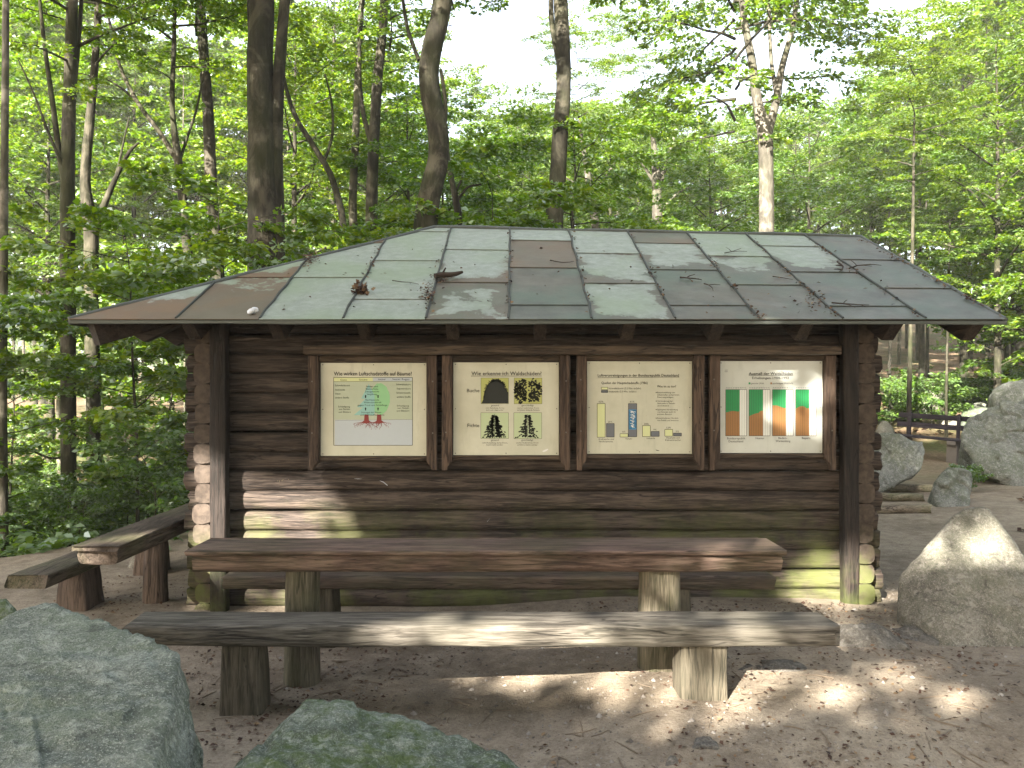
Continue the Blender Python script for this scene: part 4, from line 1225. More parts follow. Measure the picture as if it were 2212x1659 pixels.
rg = np.random.default_rng(4)
def roof_litter():
    Q = []
    def at(x, y, n, sx, sy, L=.024):
        for _ in range(n):
            p = roof_at(x + rg.normal() * sx, y + rg.normal() * sy, .016 + rg.random() * .012)
            Q.append((p, L * rg.uniform(.6, 1.4)))
    def along(xa, ya, xb, yb, n, s):
        for _ in range(n):
            q = rg.random()
            if math.sin(q * 23 + xa) + rg.normal() * .6 < -.1: continue
            at(xa + (xb - xa) * q + abs(rg.normal()) * s * -1, ya + (yb - ya) * q, 1, 1.0, 1.0)
    for a in (((830, 515, 790, 612), 70, 5), ((685, 548, 662, 582), 60, 7), ((977, 500, 920, 660), 70, 7), ((1107, 505, 1100, 688), 90, 5), ((1238, 500, 1278, 660), 80, 5), ((1365, 508, 1445, 660), 90, 5), ((1495, 512, 1635, 680), 130, 5),
              ((1620, 515, 1810, 690), 150, 5), ((1745, 520, 1990, 690), 130, 4), ((1862, 522, 2165, 690), 330, 4)):
        along(*a[0], a[1], a[2])
    at(672, 560, 90, 9, 8); at(925, 640, 120, 7, 12); at(1760, 655, 50, 14, 12); at(1640, 690, 20, 8, 4); at(950, 606, 60, 14, 5)
    for _ in range(70): at(rg.uniform(600, 2000), rg.uniform(540, 685), 1, 1, 1, .03)
    C = np.array([tuple(q[0]) for q in Q]); L = np.array([q[1] for q in Q]); n = len(C)
    T = rg.normal(size=(n, 3)); T[:, 2] *= .3; T[:, 1] *= .9
    Nn = np.tile(np.array([[0, -.4, .92]]), (n, 1)) + rg.normal(size=(n, 3)) * .35
    return quad_mesh('roof_leaf_litter', leaf_quads(C, T, Nn, L, L * .6), M_DEAD)
tag(link('roof_leaf_litter', roof_litter()), 'brown leaf litter caught along the roof seams', 'leaf litter', kind='stuff')
# a bunch of brown leaves and a white crumpled scrap
c = np.array(roof_at(781, 636, .03)); n = 90
C = c + rg.normal(size=(n, 3)) * np.array([.022, .018, .018]); T = rg.normal(size=(n, 3))
tag(link('leaf_bunch', quad_mesh('leaf_bunch', leaf_quads(C, T, rg.normal(size=(n, 3)), np.full(n, .045), np.full(n, .032)), M_DEAD)), 'small round bunch of curled brown leaves on a pale roof sheet', 'leaves')
p_ = roof_at(548, 682, .035)
rock('white_scrap', [p_ + Vector(q) * .7 for q in ((-.055, 0, -.02), (-.03, -.02, .03), (.0, .02, .02), (.05, .01, .035), (.06, .02, -.015), (.01, -.03, -.025), (-.04, .03, .0), (.02, .03, -.02))],
     flat_mat('white_scrap_film', (.62, .66, .72), .5, .4), 'crumpled white scrap lying on the eave at a roof seam', 4, 7, .014, 26, 5, None, 'scrap')

# ---------------------------------------------------------------- litter on the ground: grit, leaves, sticks
def pebbles():
    rgp = np.random.default_rng(8)
    n = 9000
    x = rgp.uniform(-2.2, 3.6, n); y = 2.6 + 4.2 * rgp.random(n) ** 1.3
    dens = fnoise(np.stack([x, y, x * 0], 1), 1.1, 3, 5) + .25 + .25 * (x > .2)
    k = (dens > rgp.normal(size=n) * .3) & ~((np.abs(x - .15) < 2.6) & (y > 5.75))
    x, y = x[k], y[k]; n = len(x)
    z = hgt(x, y)
    r = np.exp(rgp.normal(-5.35, .5, n)).clip(.002, .018)
    base = np.array([(1, 0, 0), (.3, .9, 0), (-.8, .6, 0), (-.8, -.6, 0), (.3, -.95, 0), (.1, .1, .8), (-.3, -.2, .7)])
    fc = [(0, 1, 5), (1, 2, 5), (2, 6, 5), (2, 3, 6), (3, 4, 6), (4, 0, 5), (4, 5, 6)]
    a = rgp.uniform(0, 6.28, n); ca, sa = np.cos(a), np.sin(a)
    b = base[None] * (1 + rgp.normal(size=(n, 7, 3)) * .18) * r[:, None, None]
    bx_, by_ = b[..., 0].copy(), b[..., 1].copy()
    b[..., 0] = bx_ * ca[:, None] - by_ * sa[:, None]; b[..., 1] = bx_ * sa[:, None] + by_ * ca[:, None]
    V = b + np.stack([x, y, z], 1)[:, None, :]
    F = (np.arange(n)[:, None, None] * 7 + np.array(fc)[None]).reshape(-1, 3)
    m, nt, out = mat_new('grit'); kk = N(nt); g = kk.n('NewGeometry')
    col = kk.ramp(g.outputs['Random Per Island'], (0, (.09, .075, .062)), (.5, (.16, .14, .118)), (.85, (.23, .205, .18)), (1, (.31, .29, .26)))
    kk.bsdf(out, col, .85, .3)
    return raw_mesh('pebbles', V.reshape(-1, 3), F.tolist(), m)
tag(link('pebbles', pebbles()), 'loose grit and pebbles on the trodden soil', 'gravel', kind='stuff')
def ground_leaves():
    rgp = np.random.default_rng(18)
    n = 16000
    x = rgp.uniform(-3.4, 4.2, n); y = 2.6 + 4.4 * rgp.random(n) ** 1.2
    dens = fnoise(np.stack([x, y, x * 0], 1), .9, 3, 15) + .10 + .5 * np.exp(-((y - 4.75) / .35) ** 2) * (x < 1.2) + .3 * np.exp(-((y - 3.6) / .4) ** 2) * (x < 1)
    k = (dens > .35 + rgp.normal(size=n) * .25) & ~((np.abs(x - .15) < 2.6) & (y > 5.85))
    x, y = x[k], y[k]
    # a thicker carpet farther away on the slope and along the sides
    m = 14000
    x2 = rgp.uniform(2.8, 22, m); y2 = rgp.uniform(7.5, 34, m)
    k2 = fnoise(np.stack([x2, y2, x2 * 0], 1), .5, 3, 25) > -.1
    path = np.abs(x2 - (3.6 + (y2 - 8) * .47)) < 1.3
    k2 &= ~(path & (y2 < 18.5))
    x2, y2 = x2[k2], y2[k2]
    X, Y = np.r_[x, x2], np.r_[y, y2]; n = len(X)
    L = np.r_[rgp.uniform(.010, .036, len(x)), rgp.uniform(.08, .2, len(x2))]
    C = np.stack([X, Y, hgt(X, Y) + .004 + L * .12], 1)
    T = rgp.normal(size=(n, 3)); T[:, 2] *= .22
    Nn = np.array([[0, 0, 1.0]]) + rgp.normal(size=(n, 3)) * .35
    return quad_mesh('leaf_litter', leaf_quads(C, T, Nn, L, L * .6), M_DEAD)
tag(link('leaf_litter', ground_leaves()), 'scattered dry brown leaves on the forest ground', 'leaf litter', kind='stuff')
def sticks():
    rgp = np.random.default_rng(28); tb = []
    for i in range(330):
        x, y = rgp.uniform(-2, 3.4), 2.9 + 2.6 * rgp.random()
        L = rgp.uniform(.03, .16); a = rgp.uniform(0, 3.14); r = rgp.uniform(.0015, .004)
        q = [(x + math.cos(a) * L * s + rgp.normal() * .004, y + math.sin(a) * L * s + rgp.normal() * .004) for s in (0, .5, 1)]
        tb.append(([(u, v, h1(u, v) + r * 1.1) for u, v in q], [r, r, r * .6], 5))
    return tubes_mesh('stick_litter', tb, M_TWIGP)
tag(link('stick_litter', sticks()), 'scattered small dry sticks on the trodden soil', 'sticks', kind='stuff')
# ---------------------------------------------------------------- woodland
M_LEAF = leaf_mat('beech_leaf', (.092, .180, .006), (.188, .255, .010), .58)
M_LEAFD = leaf_mat('shade_leaf', (.078, .168, .008), (.155, .235, .012), .58)
M_LEAFS = leaf_mat('shrub_leaf', (.075, .155, .020), (.14, .225, .026), .52)
M_BARK = bark_mat('beech_bark', (.021, .019, .014), (.055, .049, .036), moss=(.035, .042, .016))
M_BARKP = bark_mat('pale_bark', (.055, .050, .040), (.125, .113, .092), mossk=.25)

def gen_crown(seed, H, base, R, nleaf, leaf, limbs=26, r0=.16, up=(.25, .75), wob=.25, droop=.25, trunk=True, wid=.62, tilt=.62, top_r=.35):
    """a broadleaf tree with its foot at the origin: (branch tubes, leaf quads)"""
    g = np.random.default_rng(seed)
    nT = 12
    zz = np.linspace(-.4 if trunk else 0, H * .96, nT)
    wx = np.cumsum(g.normal(size=nT)) * wob * .12 * (zz > .5); wy = np.cumsum(g.normal(size=nT)) * wob * .12 * (zz > .5)
    tp = np.stack([wx, wy, zz], 1)
    tr = r0 * np.clip(1 - zz / H, .04, 1) ** .7
    tubes = [(tp, tr, 9)] if trunk else []
    def trunk_at(z): return np.array([np.interp(z, zz, tp[:, 0]), np.interp(z, zz, tp[:, 1]), z]), np.interp(z, zz, tr)
    S0, S1, Wt = [], [], []                    # twig segments that carry leaves
    ga = g.uniform(0, 6.28)
    for i in range(limbs):
        q = (i + .5) / limbs
        z = base + (H * .95 - base) * q ** .9
        c, r = trunk_at(z)
        ga += 2.4 + g.normal() * .3
        prof = math.sin(math.pi * (.18 + .82 * (1 - q)) ** .8) * (1 - top_r * q) + .22
        L = R * prof * g.uniform(.75, 1.2)
        el = g.uniform(*up)
        d = np.array([math.cos(ga), math.sin(ga), el]); d /= np.linalg.norm(d)
        n = 7
        pts = [c]
        for k in range(1, n):
            pts.append(pts[-1] + d * L / (n - 1))
            d = d + np.array([g.normal() * .13, g.normal() * .13, g.normal() * .06 - droop * el * .35 - droop * .05]); d /= np.linalg.norm(d)
        pts = np.array(pts)
        rr_ = max(.008, min(r * .55, .02 * L))
        tubes.append((pts, rr_ * np.linspace(1, .2, n), 6))
        ns = max(3, int(L * 2.6))
        for k in range(ns):
            t = .22 + .78 * (k + g.random()) / ns
            j = min(n - 2, int(t * (n - 1))); f = t * (n - 1) - j
            a = pts[j] * (1 - f) + pts[j + 1] * f
            ax = pts[j + 1] - pts[j]; ax /= np.linalg.norm(ax)
            side = np.cross(ax, (0, 0, 1.0)); side /= np.linalg.norm(side) + 1e-6
            sgn = 1 if k % 2 else -1
            dd = ax * g.uniform(.35, .9) + side * sgn * g.uniform(.6, 1) + np.array([0, 0, g.normal() * .16])
            dd /= np.linalg.norm(dd)
            l = L * g.uniform(.20, .42) * (1.15 - .55 * t) + .12
            b = a + dd * l + np.array([0, 0, -droop * l * .35])
            S0.append(a); S1.append(b); Wt.append(l)
            if l > .35: tubes.append((np.array([a, (a + b) / 2 + np.array([0, 0, .03 * l]), b]), np.array([.3, .2, .08]) * rr_ * .8 + .003, 4))
        S0.append(pts[-2]); S1.append(pts[-1] + d * .2); Wt.append(L / 6 + .2)
    S0, S1, Wt = np.array(S0), np.array(S1), np.array(Wt)
    k = g.choice(len(Wt), nleaf, p=Wt / Wt.sum())
    t = g.random(nleaf) ** .8
    A = S0[k] * (1 - t[:, None]) + S1[k] * t[:, None]
    D = S1[k] - S0[k]; ln = np.linalg.norm(D, axis=1); D /= ln[:, None]
    side = np.cross(D, np.array([0, 0, 1.0])); side /= np.linalg.norm(side, axis=1)[:, None] + 1e-6
    sp = (g.random(nleaf) * 2 - 1) * (.12 + .30 * ln) * (1.1 - .7 * t)
    C = A + side * sp[:, None] + D * (np.abs(sp) * .5)[:, None]
    C[:, 2] += g.normal(size=nleaf) * .035 - np.abs(sp) * .12
    T = D * .8 + side * np.sign(sp)[:, None] * .9 + g.normal(size=(nleaf, 3)) * .35
    T[:, 2] -= .18
    Nn = np.array([[0, 0, 1.0]]) + g.normal(size=(nleaf, 3)) * tilt
    L = leaf * np.exp(g.normal(0, .28, nleaf)).clip(.45, 1.7)
    return tubes, leaf_quads(C, T, Nn, L, L * wid)

class Kind:
    def __init__(s, name, bark, leafm, **kw):
        tb, q = gen_crown(**kw)
        s.trunk = tubes_mesh(name + '_trunk', tb, bark, caps=False)
        s.crown = quad_mesh(name + '_crown', q, leafm)
        s.H = kw['H']; s.adj = ''
BEECH = [Kind('beech', M_BARK, M_LEAF, seed=s, H=17, base=b_, R=4.4, nleaf=27000, leaf=.135, limbs=30, r0=.17) for s, b_ in ((1, 2.2), (2, 3.4), (3, 4.6))]
LOW = [Kind('low_beech', M_BARK, M_LEAFD, seed=s, H=9.5, base=1.1, R=3.6, nleaf=24000, leaf=.105, limbs=28, r0=.09, up=(.1, .5)) for s in (11, 12)]
POLE = [Kind('slender', bk, M_LEAF, seed=s, H=19, base=7.0, R=2.4, nleaf=11000, leaf=.17, limbs=22, r0=.12, wob=.18) for s, bk in ((21, M_BARK), (22, M_BARKP))]
SAP = [Kind('sapling', M_BARK, M_LEAF, seed=s, H=4.6, base=.7, R=1.9, nleaf=9000, leaf=.095, limbs=18, r0=.03, up=(.05, .45)) for s in (31, 32)]
SHRUB = [Kind('shrub', M_BARK, M_LEAFS, seed=s, H=1.25, base=.12, R=.85, nleaf=2600, leaf=.085, limbs=14, r0=.012, up=(.2, .9)) for s in (41, 42, 43)]
FAR = [Kind('far_beech', M_BARK, M_LEAF, seed=s, H=17, base=2.0, R=4.6, nleaf=9000, leaf=.27, limbs=30, r0=.2) for s in (51, 52)]
HIGH = [Kind('canopy', M_BARK, M_LEAF, seed=s, H=11, base=.3, R=4.4, nleaf=20000, leaf=.115, limbs=24, r0=.1, trunk=False, up=(.05, .6)) for s in (61, 62)] + [Kind('canopy', M_BARK, M_LEAF, seed=63, H=9, base=.3, R=4.6, nleaf=26000, leaf=.13, limbs=34, r0=.1, trunk=False, up=(-.15, .5), droop=.4)]

for k_, a_ in zip(BEECH, ('branching near the ground', 'with a short bare stem', 'with a tall bare stem')): k_.adj = a_
for k_ in LOW: k_.adj = 'low and broad'
for k_ in FAR: k_.adj = 'far off'
for k_, a_ in zip(SAP, ('knee-branched', 'thin')): k_.adj = a_
for k_, a_ in zip(POLE, ('dark', 'pale')): k_.adj = a_

def plant(kind, name, label, cat, group, x, y, sc=1.0, rz=0.0, sz=None, z=None):
    label = ' '.join(label.replace('{k}', kind.adj).split())
    t = thing(name, label, cat, (x, y, h1(x, y) if z is None else z), rz, group)
    t.scale = (sc, sc, sz or sc)
    link('trunk' if cat == 'tree' else 'stem', kind.trunk, t, True)
    link('crown' if cat == 'tree' else 'foliage', kind.crown, t, True)
    return t

# --- trees whose trunks can be told apart, followed from the picture
def own_tree(label, D, stems, high=None, bark=None, foot=True, name='beech_tree', group='trees round the hut', hz=0.0):
    """stems: lists of (x, y, width) on the picture grid, all about D metres off"""
    tubes = []
    for i, st in enumerate(stems):
        d = D + (0 if i == 0 else .15 * (i % 3 - 1))
        pts = [P(x, y, d if q else D) for q, (x, y, w) in enumerate(st)]
        rad = [w / 2 / FPX * D for x, y, w in st]
        if i == 0 and foot:
            b = pts[0]; g0 = h1(b.x, b.y)
            if b.z > g0 - .2:
                pts = [Vector((b.x, b.y, g0 - .3)), Vector((b.x, b.y, g0 + .15))] + pts if b.z > g0 + .3 else [Vector((b.x, b.y, g0 - .3))] + pts
                rad = [rad[0] * 1.45, rad[0] * 1.2] + rad if b.z > g0 + .3 else [rad[0] * 1.3] + rad
        # finer points so that bends stay soft
        P2, R2 = [], []
        for a in range(len(pts) - 1):
            for s in range(4):
                q = s / 4
                p0 = pts[max(0, a - 1)]; p1 = pts[a]; p2 = pts[a + 1]; p3 = pts[min(len(pts) - 1, a + 2)]
                c = .5 * ((2 * p1) + (p2 - p0) * q + (2 * p0 - 5 * p1 + 4 * p2 - p3) * q * q + (3 * p1 - p0 - 3 * p2 + p3) * q ** 3)
                P2.append(c); R2.append(rad[a] * (1 - q) + rad[a + 1] * q)
        P2.append(pts[-1]); R2.append(rad[-1])
        tubes.append((P2, R2, 14 if i == 0 else 8))
    f = tubes[0][0][0]
    t = thing(name, label, 'tree', (f.x, f.y, h1(f.x, f.y)), 0, group)
    link('trunk', tubes_mesh('trunk', tubes, bark or M_BARK, bump=.05), t)
    if high is not None:
        k, sc, rz = high
        top = tubes[0][0][-1]
        for nm, me in (('limbs', HIGH[k].trunk), ('crown', HIGH[k].crown)):
            o = link(nm, me, t, True)
            o.location = (top.x - f.x, top.y - f.y, top.z - h1(f.x, f.y) - 1.8 * sc + hz); o.scale = (sc,) * 3; o.rotation_euler = (0, 0, rz)
    return t

own_tree('slim upright dark trunk with a forking side limb, beyond the side bench', 11, [[(150, 1205, 33), (148, 1000, 31), (147, 700, 31), (146, 400, 29), (150, 200, 26), (156, 0, 22), (160, -300, 18)],
          [(146, 440, 16), (128, 330, 13), (112, 210, 11), (95, 90, 9), (84, -20, 7)], [(150, 260, 14), (166, 130, 10), (178, -30, 8)], [(146, 380, 9), (110, 300, 6), (72, 200, 4), (40, 130, 3)],
          [(148, 985, 6), (110, 990, 5), (70, 975, 4), (30, 970, 3)]], (0, .5, 0), hz=-2.6)
own_tree('slim trunk dividing into a V of two stems, beyond the side bench', 12.5, [[(205, 1120, 31), (202, 900, 30), (197, 640, 29), (196, 490, 30), (184, 390, 22), (196, 240, 18), (210, 60, 14), (215, -160, 12)],
          [(204, 500, 20), (226, 440, 15), (252, 380, 11), (278, 330, 8), (300, 308, 5)], [(220, 455, 9), (250, 380, 6), (268, 300, 4), (280, 250, 3)]], (1, .5, 1), hz=-2.0)
own_tree('thin leaning trunk forking low into spreading limbs above the hipped eave', 14, [[(412, 640, 22), (400, 500, 19), (392, 400, 18), (384, 340, 17), (372, 230, 11), (376, 90, 9), (380, -120, 8)],
          [(385, 350, 12), (344, 285, 11), (298, 222, 9), (258, 140, 7), (235, 40, 6)], [(386, 352, 8), (402, 305, 6), (426, 230, 5), (440, 150, 4)], [(300, 225, 6), (262, 190, 5), (228, 170, 3)]], (0, .5, 2), hz=-2.0)
own_tree('straight grey-brown trunk standing close beside the thick double tree', 15, [[(472, 640, 28), (464, 520, 26), (455, 380, 25), (450, 250, 24), (440, 120, 22), (433, 0, 20), (430, -220, 17)]], (1, .55, .5), hz=-2.4)
own_tree('thick beech trunk with a second darker stem pressed behind it', 12.5, [[(571, 760, 78), (571, 560, 72), (569, 400, 66), (566, 250, 60), (562, 120, 55), (566, 0, 52), (568, -320, 44)],
          [(600, 760, 36), (599, 500, 33), (596, 320, 30), (600, 200, 28), (608, 90, 24), (622, -80, 20)], [(548, 120, 14), (540, 40, 12), (538, -60, 10)]], (0, .7, 4), hz=-1.5)
own_tree('dark beech trunk bending in a slow S above the ridge', 13.5, [[(912, 640, 56), (917, 500, 52), (931, 410, 48), (947, 340, 46), (944, 270, 45), (931, 205, 44), (927, 150, 44), (937, 90, 43), (955, 10, 41), (975, -220, 36)],
          [(944, 330, 12), (958, 285, 11), (962, 220, 9), (952, 150, 7)], [(905, 130, 9), (880, 60, 8), (868, -20, 7)]], (1, .5, 2.5), hz=-1.5)
own_tree('thin crooked sapling trunk tucked behind the S-bent beech', 14.4, [[(990, 600, 18), (991, 480, 17), (982, 420, 14), (968, 350, 12), (960, 290, 10), (962, 220, 7)], [(990, 430, 7), (1010, 405, 5), (1040, 398, 3)], [(982, 420, 6), (1000, 380, 4), (1008, 350, 3)]], None)
own_tree('straight mottled trunk with one upright side limb, rising above the ridge', 16, [[(1196, 600, 42), (1196, 490, 40), (1203, 400, 36), (1210, 290, 34), (1217, 190, 32), (1216, 90, 31), (1210, -20, 30), (1204, -240, 26)],
          [(1214, 160, 13), (1198, 90, 12), (1190, 20, 11), (1192, -60, 9)]], (2, .40, 1.2), hz=-.8)
own_tree('sunlit trunk splitting into a Y of two big limbs above the verge end', 18, [[(1655, 640, 34), (1656, 480, 32), (1655, 380, 31), (1652, 290, 32), (1636, 220, 22), (1624, 130, 18), (1606, 30, 15), (1596, -120, 12)],
          [(1658, 292, 20), (1676, 220, 18), (1688, 150, 15), (1712, 60, 12), (1730, -60, 10)], [(1678, 210, 11), (1666, 130, 9), (1662, 40, 8), (1660, -60, 6)]], (2, .85, 3.3), bark=M_BARKP, hz=-3.2)
own_tree('tall dark trunk in the leaves between the double tree and the S-bent beech', 19, [[(803, 560, 27), (803, 420, 26), (808, 300, 24), (815, 180, 22), (828, 40, 18), (836, -160, 15)], [(806, 320, 12), (782, 230, 10), (776, 100, 8), (790, -40, 6)]], (0, .55, 5), hz=-3)
own_tree('pale spindly trunk in the leaves between the double tree and the S-bent beech', 20, [[(766, 560, 20), (762, 440, 18), (768, 300, 16), (772, 180, 15), (780, 20, 12), (786, -140, 10)]], (1, .5, 6), bark=M_BARKP)
own_tree('thin dark trunk leaning across behind the thick double tree', 17, [[(748, 560, 16), (722, 400, 14), (680, 320, 12), (640, 255, 10), (618, 190, 8), (606, 120, 6)], [(700, 350, 7), (718, 290, 6), (716, 220, 5), (702, 160, 3)]], None)
own_tree('pale grey trunk at the very edge of the clearing beyond the side bench', 9.6, [[(8, 1270, 22), (6, 1050, 20), (5, 850, 19), (8, 500, 17), (12, 100, 14), (14, -250, 11)]], (1, .6, 2), bark=M_BARKP)
own_tree('pale bare-limbed beech catching full sun behind the ridge', 27, [[(1420, 560, 24), (1420, 450, 22), (1418, 380, 20), (1412, 310, 12), (1402, 240, 3)], [(1420, 420, 11), (1440, 350, 9), (1458, 290, 5)], [(1416, 400, 9), (1385, 350, 6), (1360, 330, 4)], [(1424, 460, 8), (1460, 420, 5), (1490, 405, 3)]], (0, .42, 1), bark=M_BARKP)
own_tree('pale slanting beech stem in full sun beside the mottled trunk', 24, [[(1292, 560, 20), (1284, 470, 18), (1272, 390, 15), (1260, 320, 9), (1250, 250, 3)], [(1278, 430, 8), (1310, 380, 6), (1330, 350, 3)], [(1276, 420, 7), (1240, 395, 5), (1215, 380, 3)]], (1, .36, 1), bark=M_BARKP)
own_tree('slim trunk on the leafy slope beyond the park bench', 17.5, [[(1963, 960, 10), (1964, 860, 10), (1966, 760, 9), (1968, 660, 8), (1972, 480, 7), (1975, 250, 4)]], (1, .4, 1.4), hz=-1.2)
own_tree('very thin sapling trunk on the leafy slope beyond the park bench', 19, [[(2044, 850, 6), (2046, 760, 5), (2048, 650, 5), (2052, 480, 3)]], (0, .25, .4), hz=-.8)

# --- the wood behind, outline kept below the open patch of sky
OUT = [(-2000, -900), (820, -700), (930, 0), (1000, 120), (1080, 200), (1200, 230), (1260, 240), (1400, 215), (1500, 225), (1600, 240), (1700, 260), (1780, 220), (1850, 0), (1900, -700), (4000, -900)]
def top_y(px): return float(np.interp(px, [o[0] for o in OUT], [o[1] for o in OUT]))
rw = random.Random(77)
spots = []
def free(x, y, d): return all((x - a) ** 2 + (y - b) ** 2 > d * d for a, b in spots)
def scatter(n, px0, px1, d0, d1, gap, kinds, name, label, group, s0=.8, s1=1.15, top=True, hmin=4.0):
    c = 0
    for _ in range(n * 30):
        if c >= n: break
        px = rw.uniform(px0, px1); D = math.sqrt(rw.uniform(d0 * d0, d1 * d1))
        x = PX(px, D)
        if not free(x, D, gap): continue
        if abs(x - .2) < 4.2 and D < 12.5: continue
        k = rw.choice(kinds); sc = rw.uniform(s0, s1)
        if top:
            # the crown spreads sideways: take the lowest limit over its width
            w = 3.4 * sc / D * FPX
            ty = max(top_y(px - w), top_y(px), top_y(px + w))
            hm = (CY - ty) / FPX * D + CAM_Z - h1(x, D)
            if D < 48: hm = min(hm, (9.5 if x < 2 else 10.5) + .55 * (D - 17))      # rows stand in tiers, the front ones lower
            if hm < hmin: continue
            sc = min(sc, hm / k.H)
        spots.append((x, D)); c += 1
        plant(k, name, label, 'tree' if name != 'leafy_shrub' else 'shrub', group, x, D, sc, rw.uniform(0, 6.28), sc * rw.uniform(.92, 1.06))
scatter(8, -250, 860, 18, 25, 3.2, BEECH + LOW, 'beech_tree', 'leafy beech {k} in the wood behind the hipped end', 'beeches behind the hipped end')
scatter(16, -420, 860, 25, 48, 4.2, BEECH, 'beech_tree', 'leafy beech {k} in the wood behind the hipped end', 'beeches behind the hipped end')
scatter(40, -300, 900, 20, 52, 1.6, POLE, 'slender_tree', 'slender straight {k} trunk deep in the wood behind the side bench', 'slender trunks deep in the wood', .7, 1.1)
scatter(6, 880, 1250, 18, 26, 2.4, LOW + SAP, 'understorey_beech', 'young beech {k} just behind the ridge of the hut', 'young beeches behind the ridge', .8, 1.0, True, 2.5)
scatter(16, 900, 1800, 24, 44, 3.0, LOW + BEECH, 'sunlit_beech', 'bright sunlit beech {k} below the open sky behind the ridge', 'sunlit beeches below the open sky', .8, 1.1)
scatter(20, 850, 1850, 44, 70, 4.0, FAR, 'sunlit_beech', 'bright sunlit beech {k} below the open sky behind the ridge', 'sunlit beeches below the open sky', .8, 1.1)
scatter(9, 2110, 2520, 16.5, 24, 2.4, BEECH[:1] + LOW, 'leaning_beech', 'dense green beech {k} over the rocky slope', 'beeches over the rocky slope', .85, 1.1)
scatter(15, 1800, 2500, 26, 42, 3.2, BEECH, 'leaning_beech', 'dense green beech {k} over the rocky slope', 'beeches over the rocky slope')
scatter(16, 1850, 2400, 22, 46, 1.8, POLE, 'slender_tree', 'slender straight {k} trunk on the slope above the park bench', 'slender trunks on the slope', .7, 1.0)
scatter(8, -500, 860, 48, 75, 4.0, FAR, 'far_beech', 'far beech closing the view at the back of the wood', 'far beeches')
scatter(12, 1800, 2600, 44, 75, 4.0, FAR, 'far_beech', 'far beech closing the view at the back of the wood', 'far beeches')
# --- young growth
spots = []
for x, y, k, sc in ((-7.6, 12.5, 0, .75), (-5.6, 13.6, 1, .9), (-9.4, 14.5, 1, 1.0), (-4.3, 15.2, 0, 1.1), (-2.4, 14.2, 1, 1.0), (-.4, 14.8, 0, 1.15), (1.2, 15.6, 1, 1.1), (-6.9, 17.0, 0, 1.2), (2.8, 17.2, 0, 1.0),
                (11.8, 17.6, 0, 1.2), (13.2, 21.0, 1, 1.3), (-10.5, 10.5, 0, .8), (-8.2, 10.2, 1, .7), (-4.7, 10.4, 0, .85), (-6.1, 9.9, 1, .75), (-4.2, 12.0, 1, 1.0)):
    plant(SAP[k], 'beech_sapling', 'young beech sapling with level leafy sprays', 'tree', 'beech saplings under the big trees', x, y, sc, rw.uniform(0, 6.28))
scatter(54, -150, 560, 9.2, 18, .8, SHRUB, 'leafy_shrub', 'low green shrub in the hollow behind the side bench', 'shrubs behind the side bench', .4, .85, False)
scatter(16, 1905, 2350, 20.5, 26, .8, SHRUB, 'leafy_shrub', 'low green shrub among the rocks on the slope', 'shrubs among the rocks', .5, 1.0, False)
for x, y, sc in ((PX(1925, 20.5), 20.5, .9), (PX(1910, 21.5), 21.5, 1.0), (PX(2098, 12.2), 12.2, .3)):
    plant(SHRUB[1], 'leafy_shrub', 'low green shrub among the rocks on the slope', 'shrub', 'shrubs among the rocks', x, y, sc, 1.0)

def undergrowth():
    g = np.random.default_rng(9)
    n = 60000
    x = np.r_[g.uniform(-22, -2.6, n), g.uniform(-12, 24, n // 2)]
    y = np.r_[8 + 22 * g.random(n) ** 1.3, g.uniform(15, 45, n // 2)]
    p = np.stack([x, y, x * 0], 1)
    d = fnoise(p, .45, 3, 7)
    k = (d > -.25) & ~((x > -3.4) & (x < 3.4) & (y < 11)) & ~((np.abs(x - (3.6 + (y - 8) * .47)) < 1.6) & (y < 21) & (x > 2.5)) & ~((x > 2.5) & (y < 20) & (x < 11))
    right = x > 3
    k &= ~(right & (fnoise(p, .3, 2, 31) < .35))
    x, y, d = x[k], y[k], d[k]
    m = len(x)
    hh = np.abs(fnoise(p[k], 1.3, 2, 17)) * .55 * np.clip(d + .5, .15, 1)
    lay = np.round(g.random(m) * 5) / 5
    C = np.stack([x, y, hgt(x, y) + .05 + hh * lay + g.normal(size=m) * .015], 1)
    T = g.normal(size=(m, 3)); T[:, 2] = T[:, 2] * .25 - .1
    Nn = np.array([[0, 0, 1.0]]) + g.normal(size=(m, 3)) * .4
    L = .10 * g.uniform(.7, 1.4, m) * (1 + .035 * np.maximum(0, y - 12))
    return quad_mesh('undergrowth', leaf_quads(C, T, Nn, L, L * .62), M_LEAFS)
tag(link('undergrowth', undergrowth()), 'low green undergrowth covering the forest floor', 'undergrowth', kind='stuff')

def far_wood():
    g = np.random.default_rng(10); n = 30000
    px = g.uniform(-900, 3100, n); D = g.uniform(72, 110, n)
    x = PX(px, D)
    ty = np.interp(px, [o[0] for o in OUT], [o[1] for o in OUT]) + 25
    ztop = np.minimum(CAM_Z + (CY - ty) / FPX * D, np.where((px > 950) & (px < 1800), 16, 9.5))
    zb = hgt(x, D)
    z = zb + (ztop - zb) * g.random(n) ** .8
    p = np.stack([x, D, z], 1)
    k = (fnoise(p, .22, 3, 3) > -.15) & (ztop > zb + 1)
    p = p[k]; m = len(p)
    T = g.normal(size=(m, 3)); Nn = np.array([[0, -.4, .8]]) + g.normal(size=(m, 3)) * .6
    L = g.uniform(.5, 1.1, m)
    return quad_mesh('far_wood', leaf_quads(p, T, Nn, L, L * .7), M_LEAF)
tag(link('far_wood', far_wood()), 'distant mass of leafy wood beyond the trees', 'wood', kind='stuff')

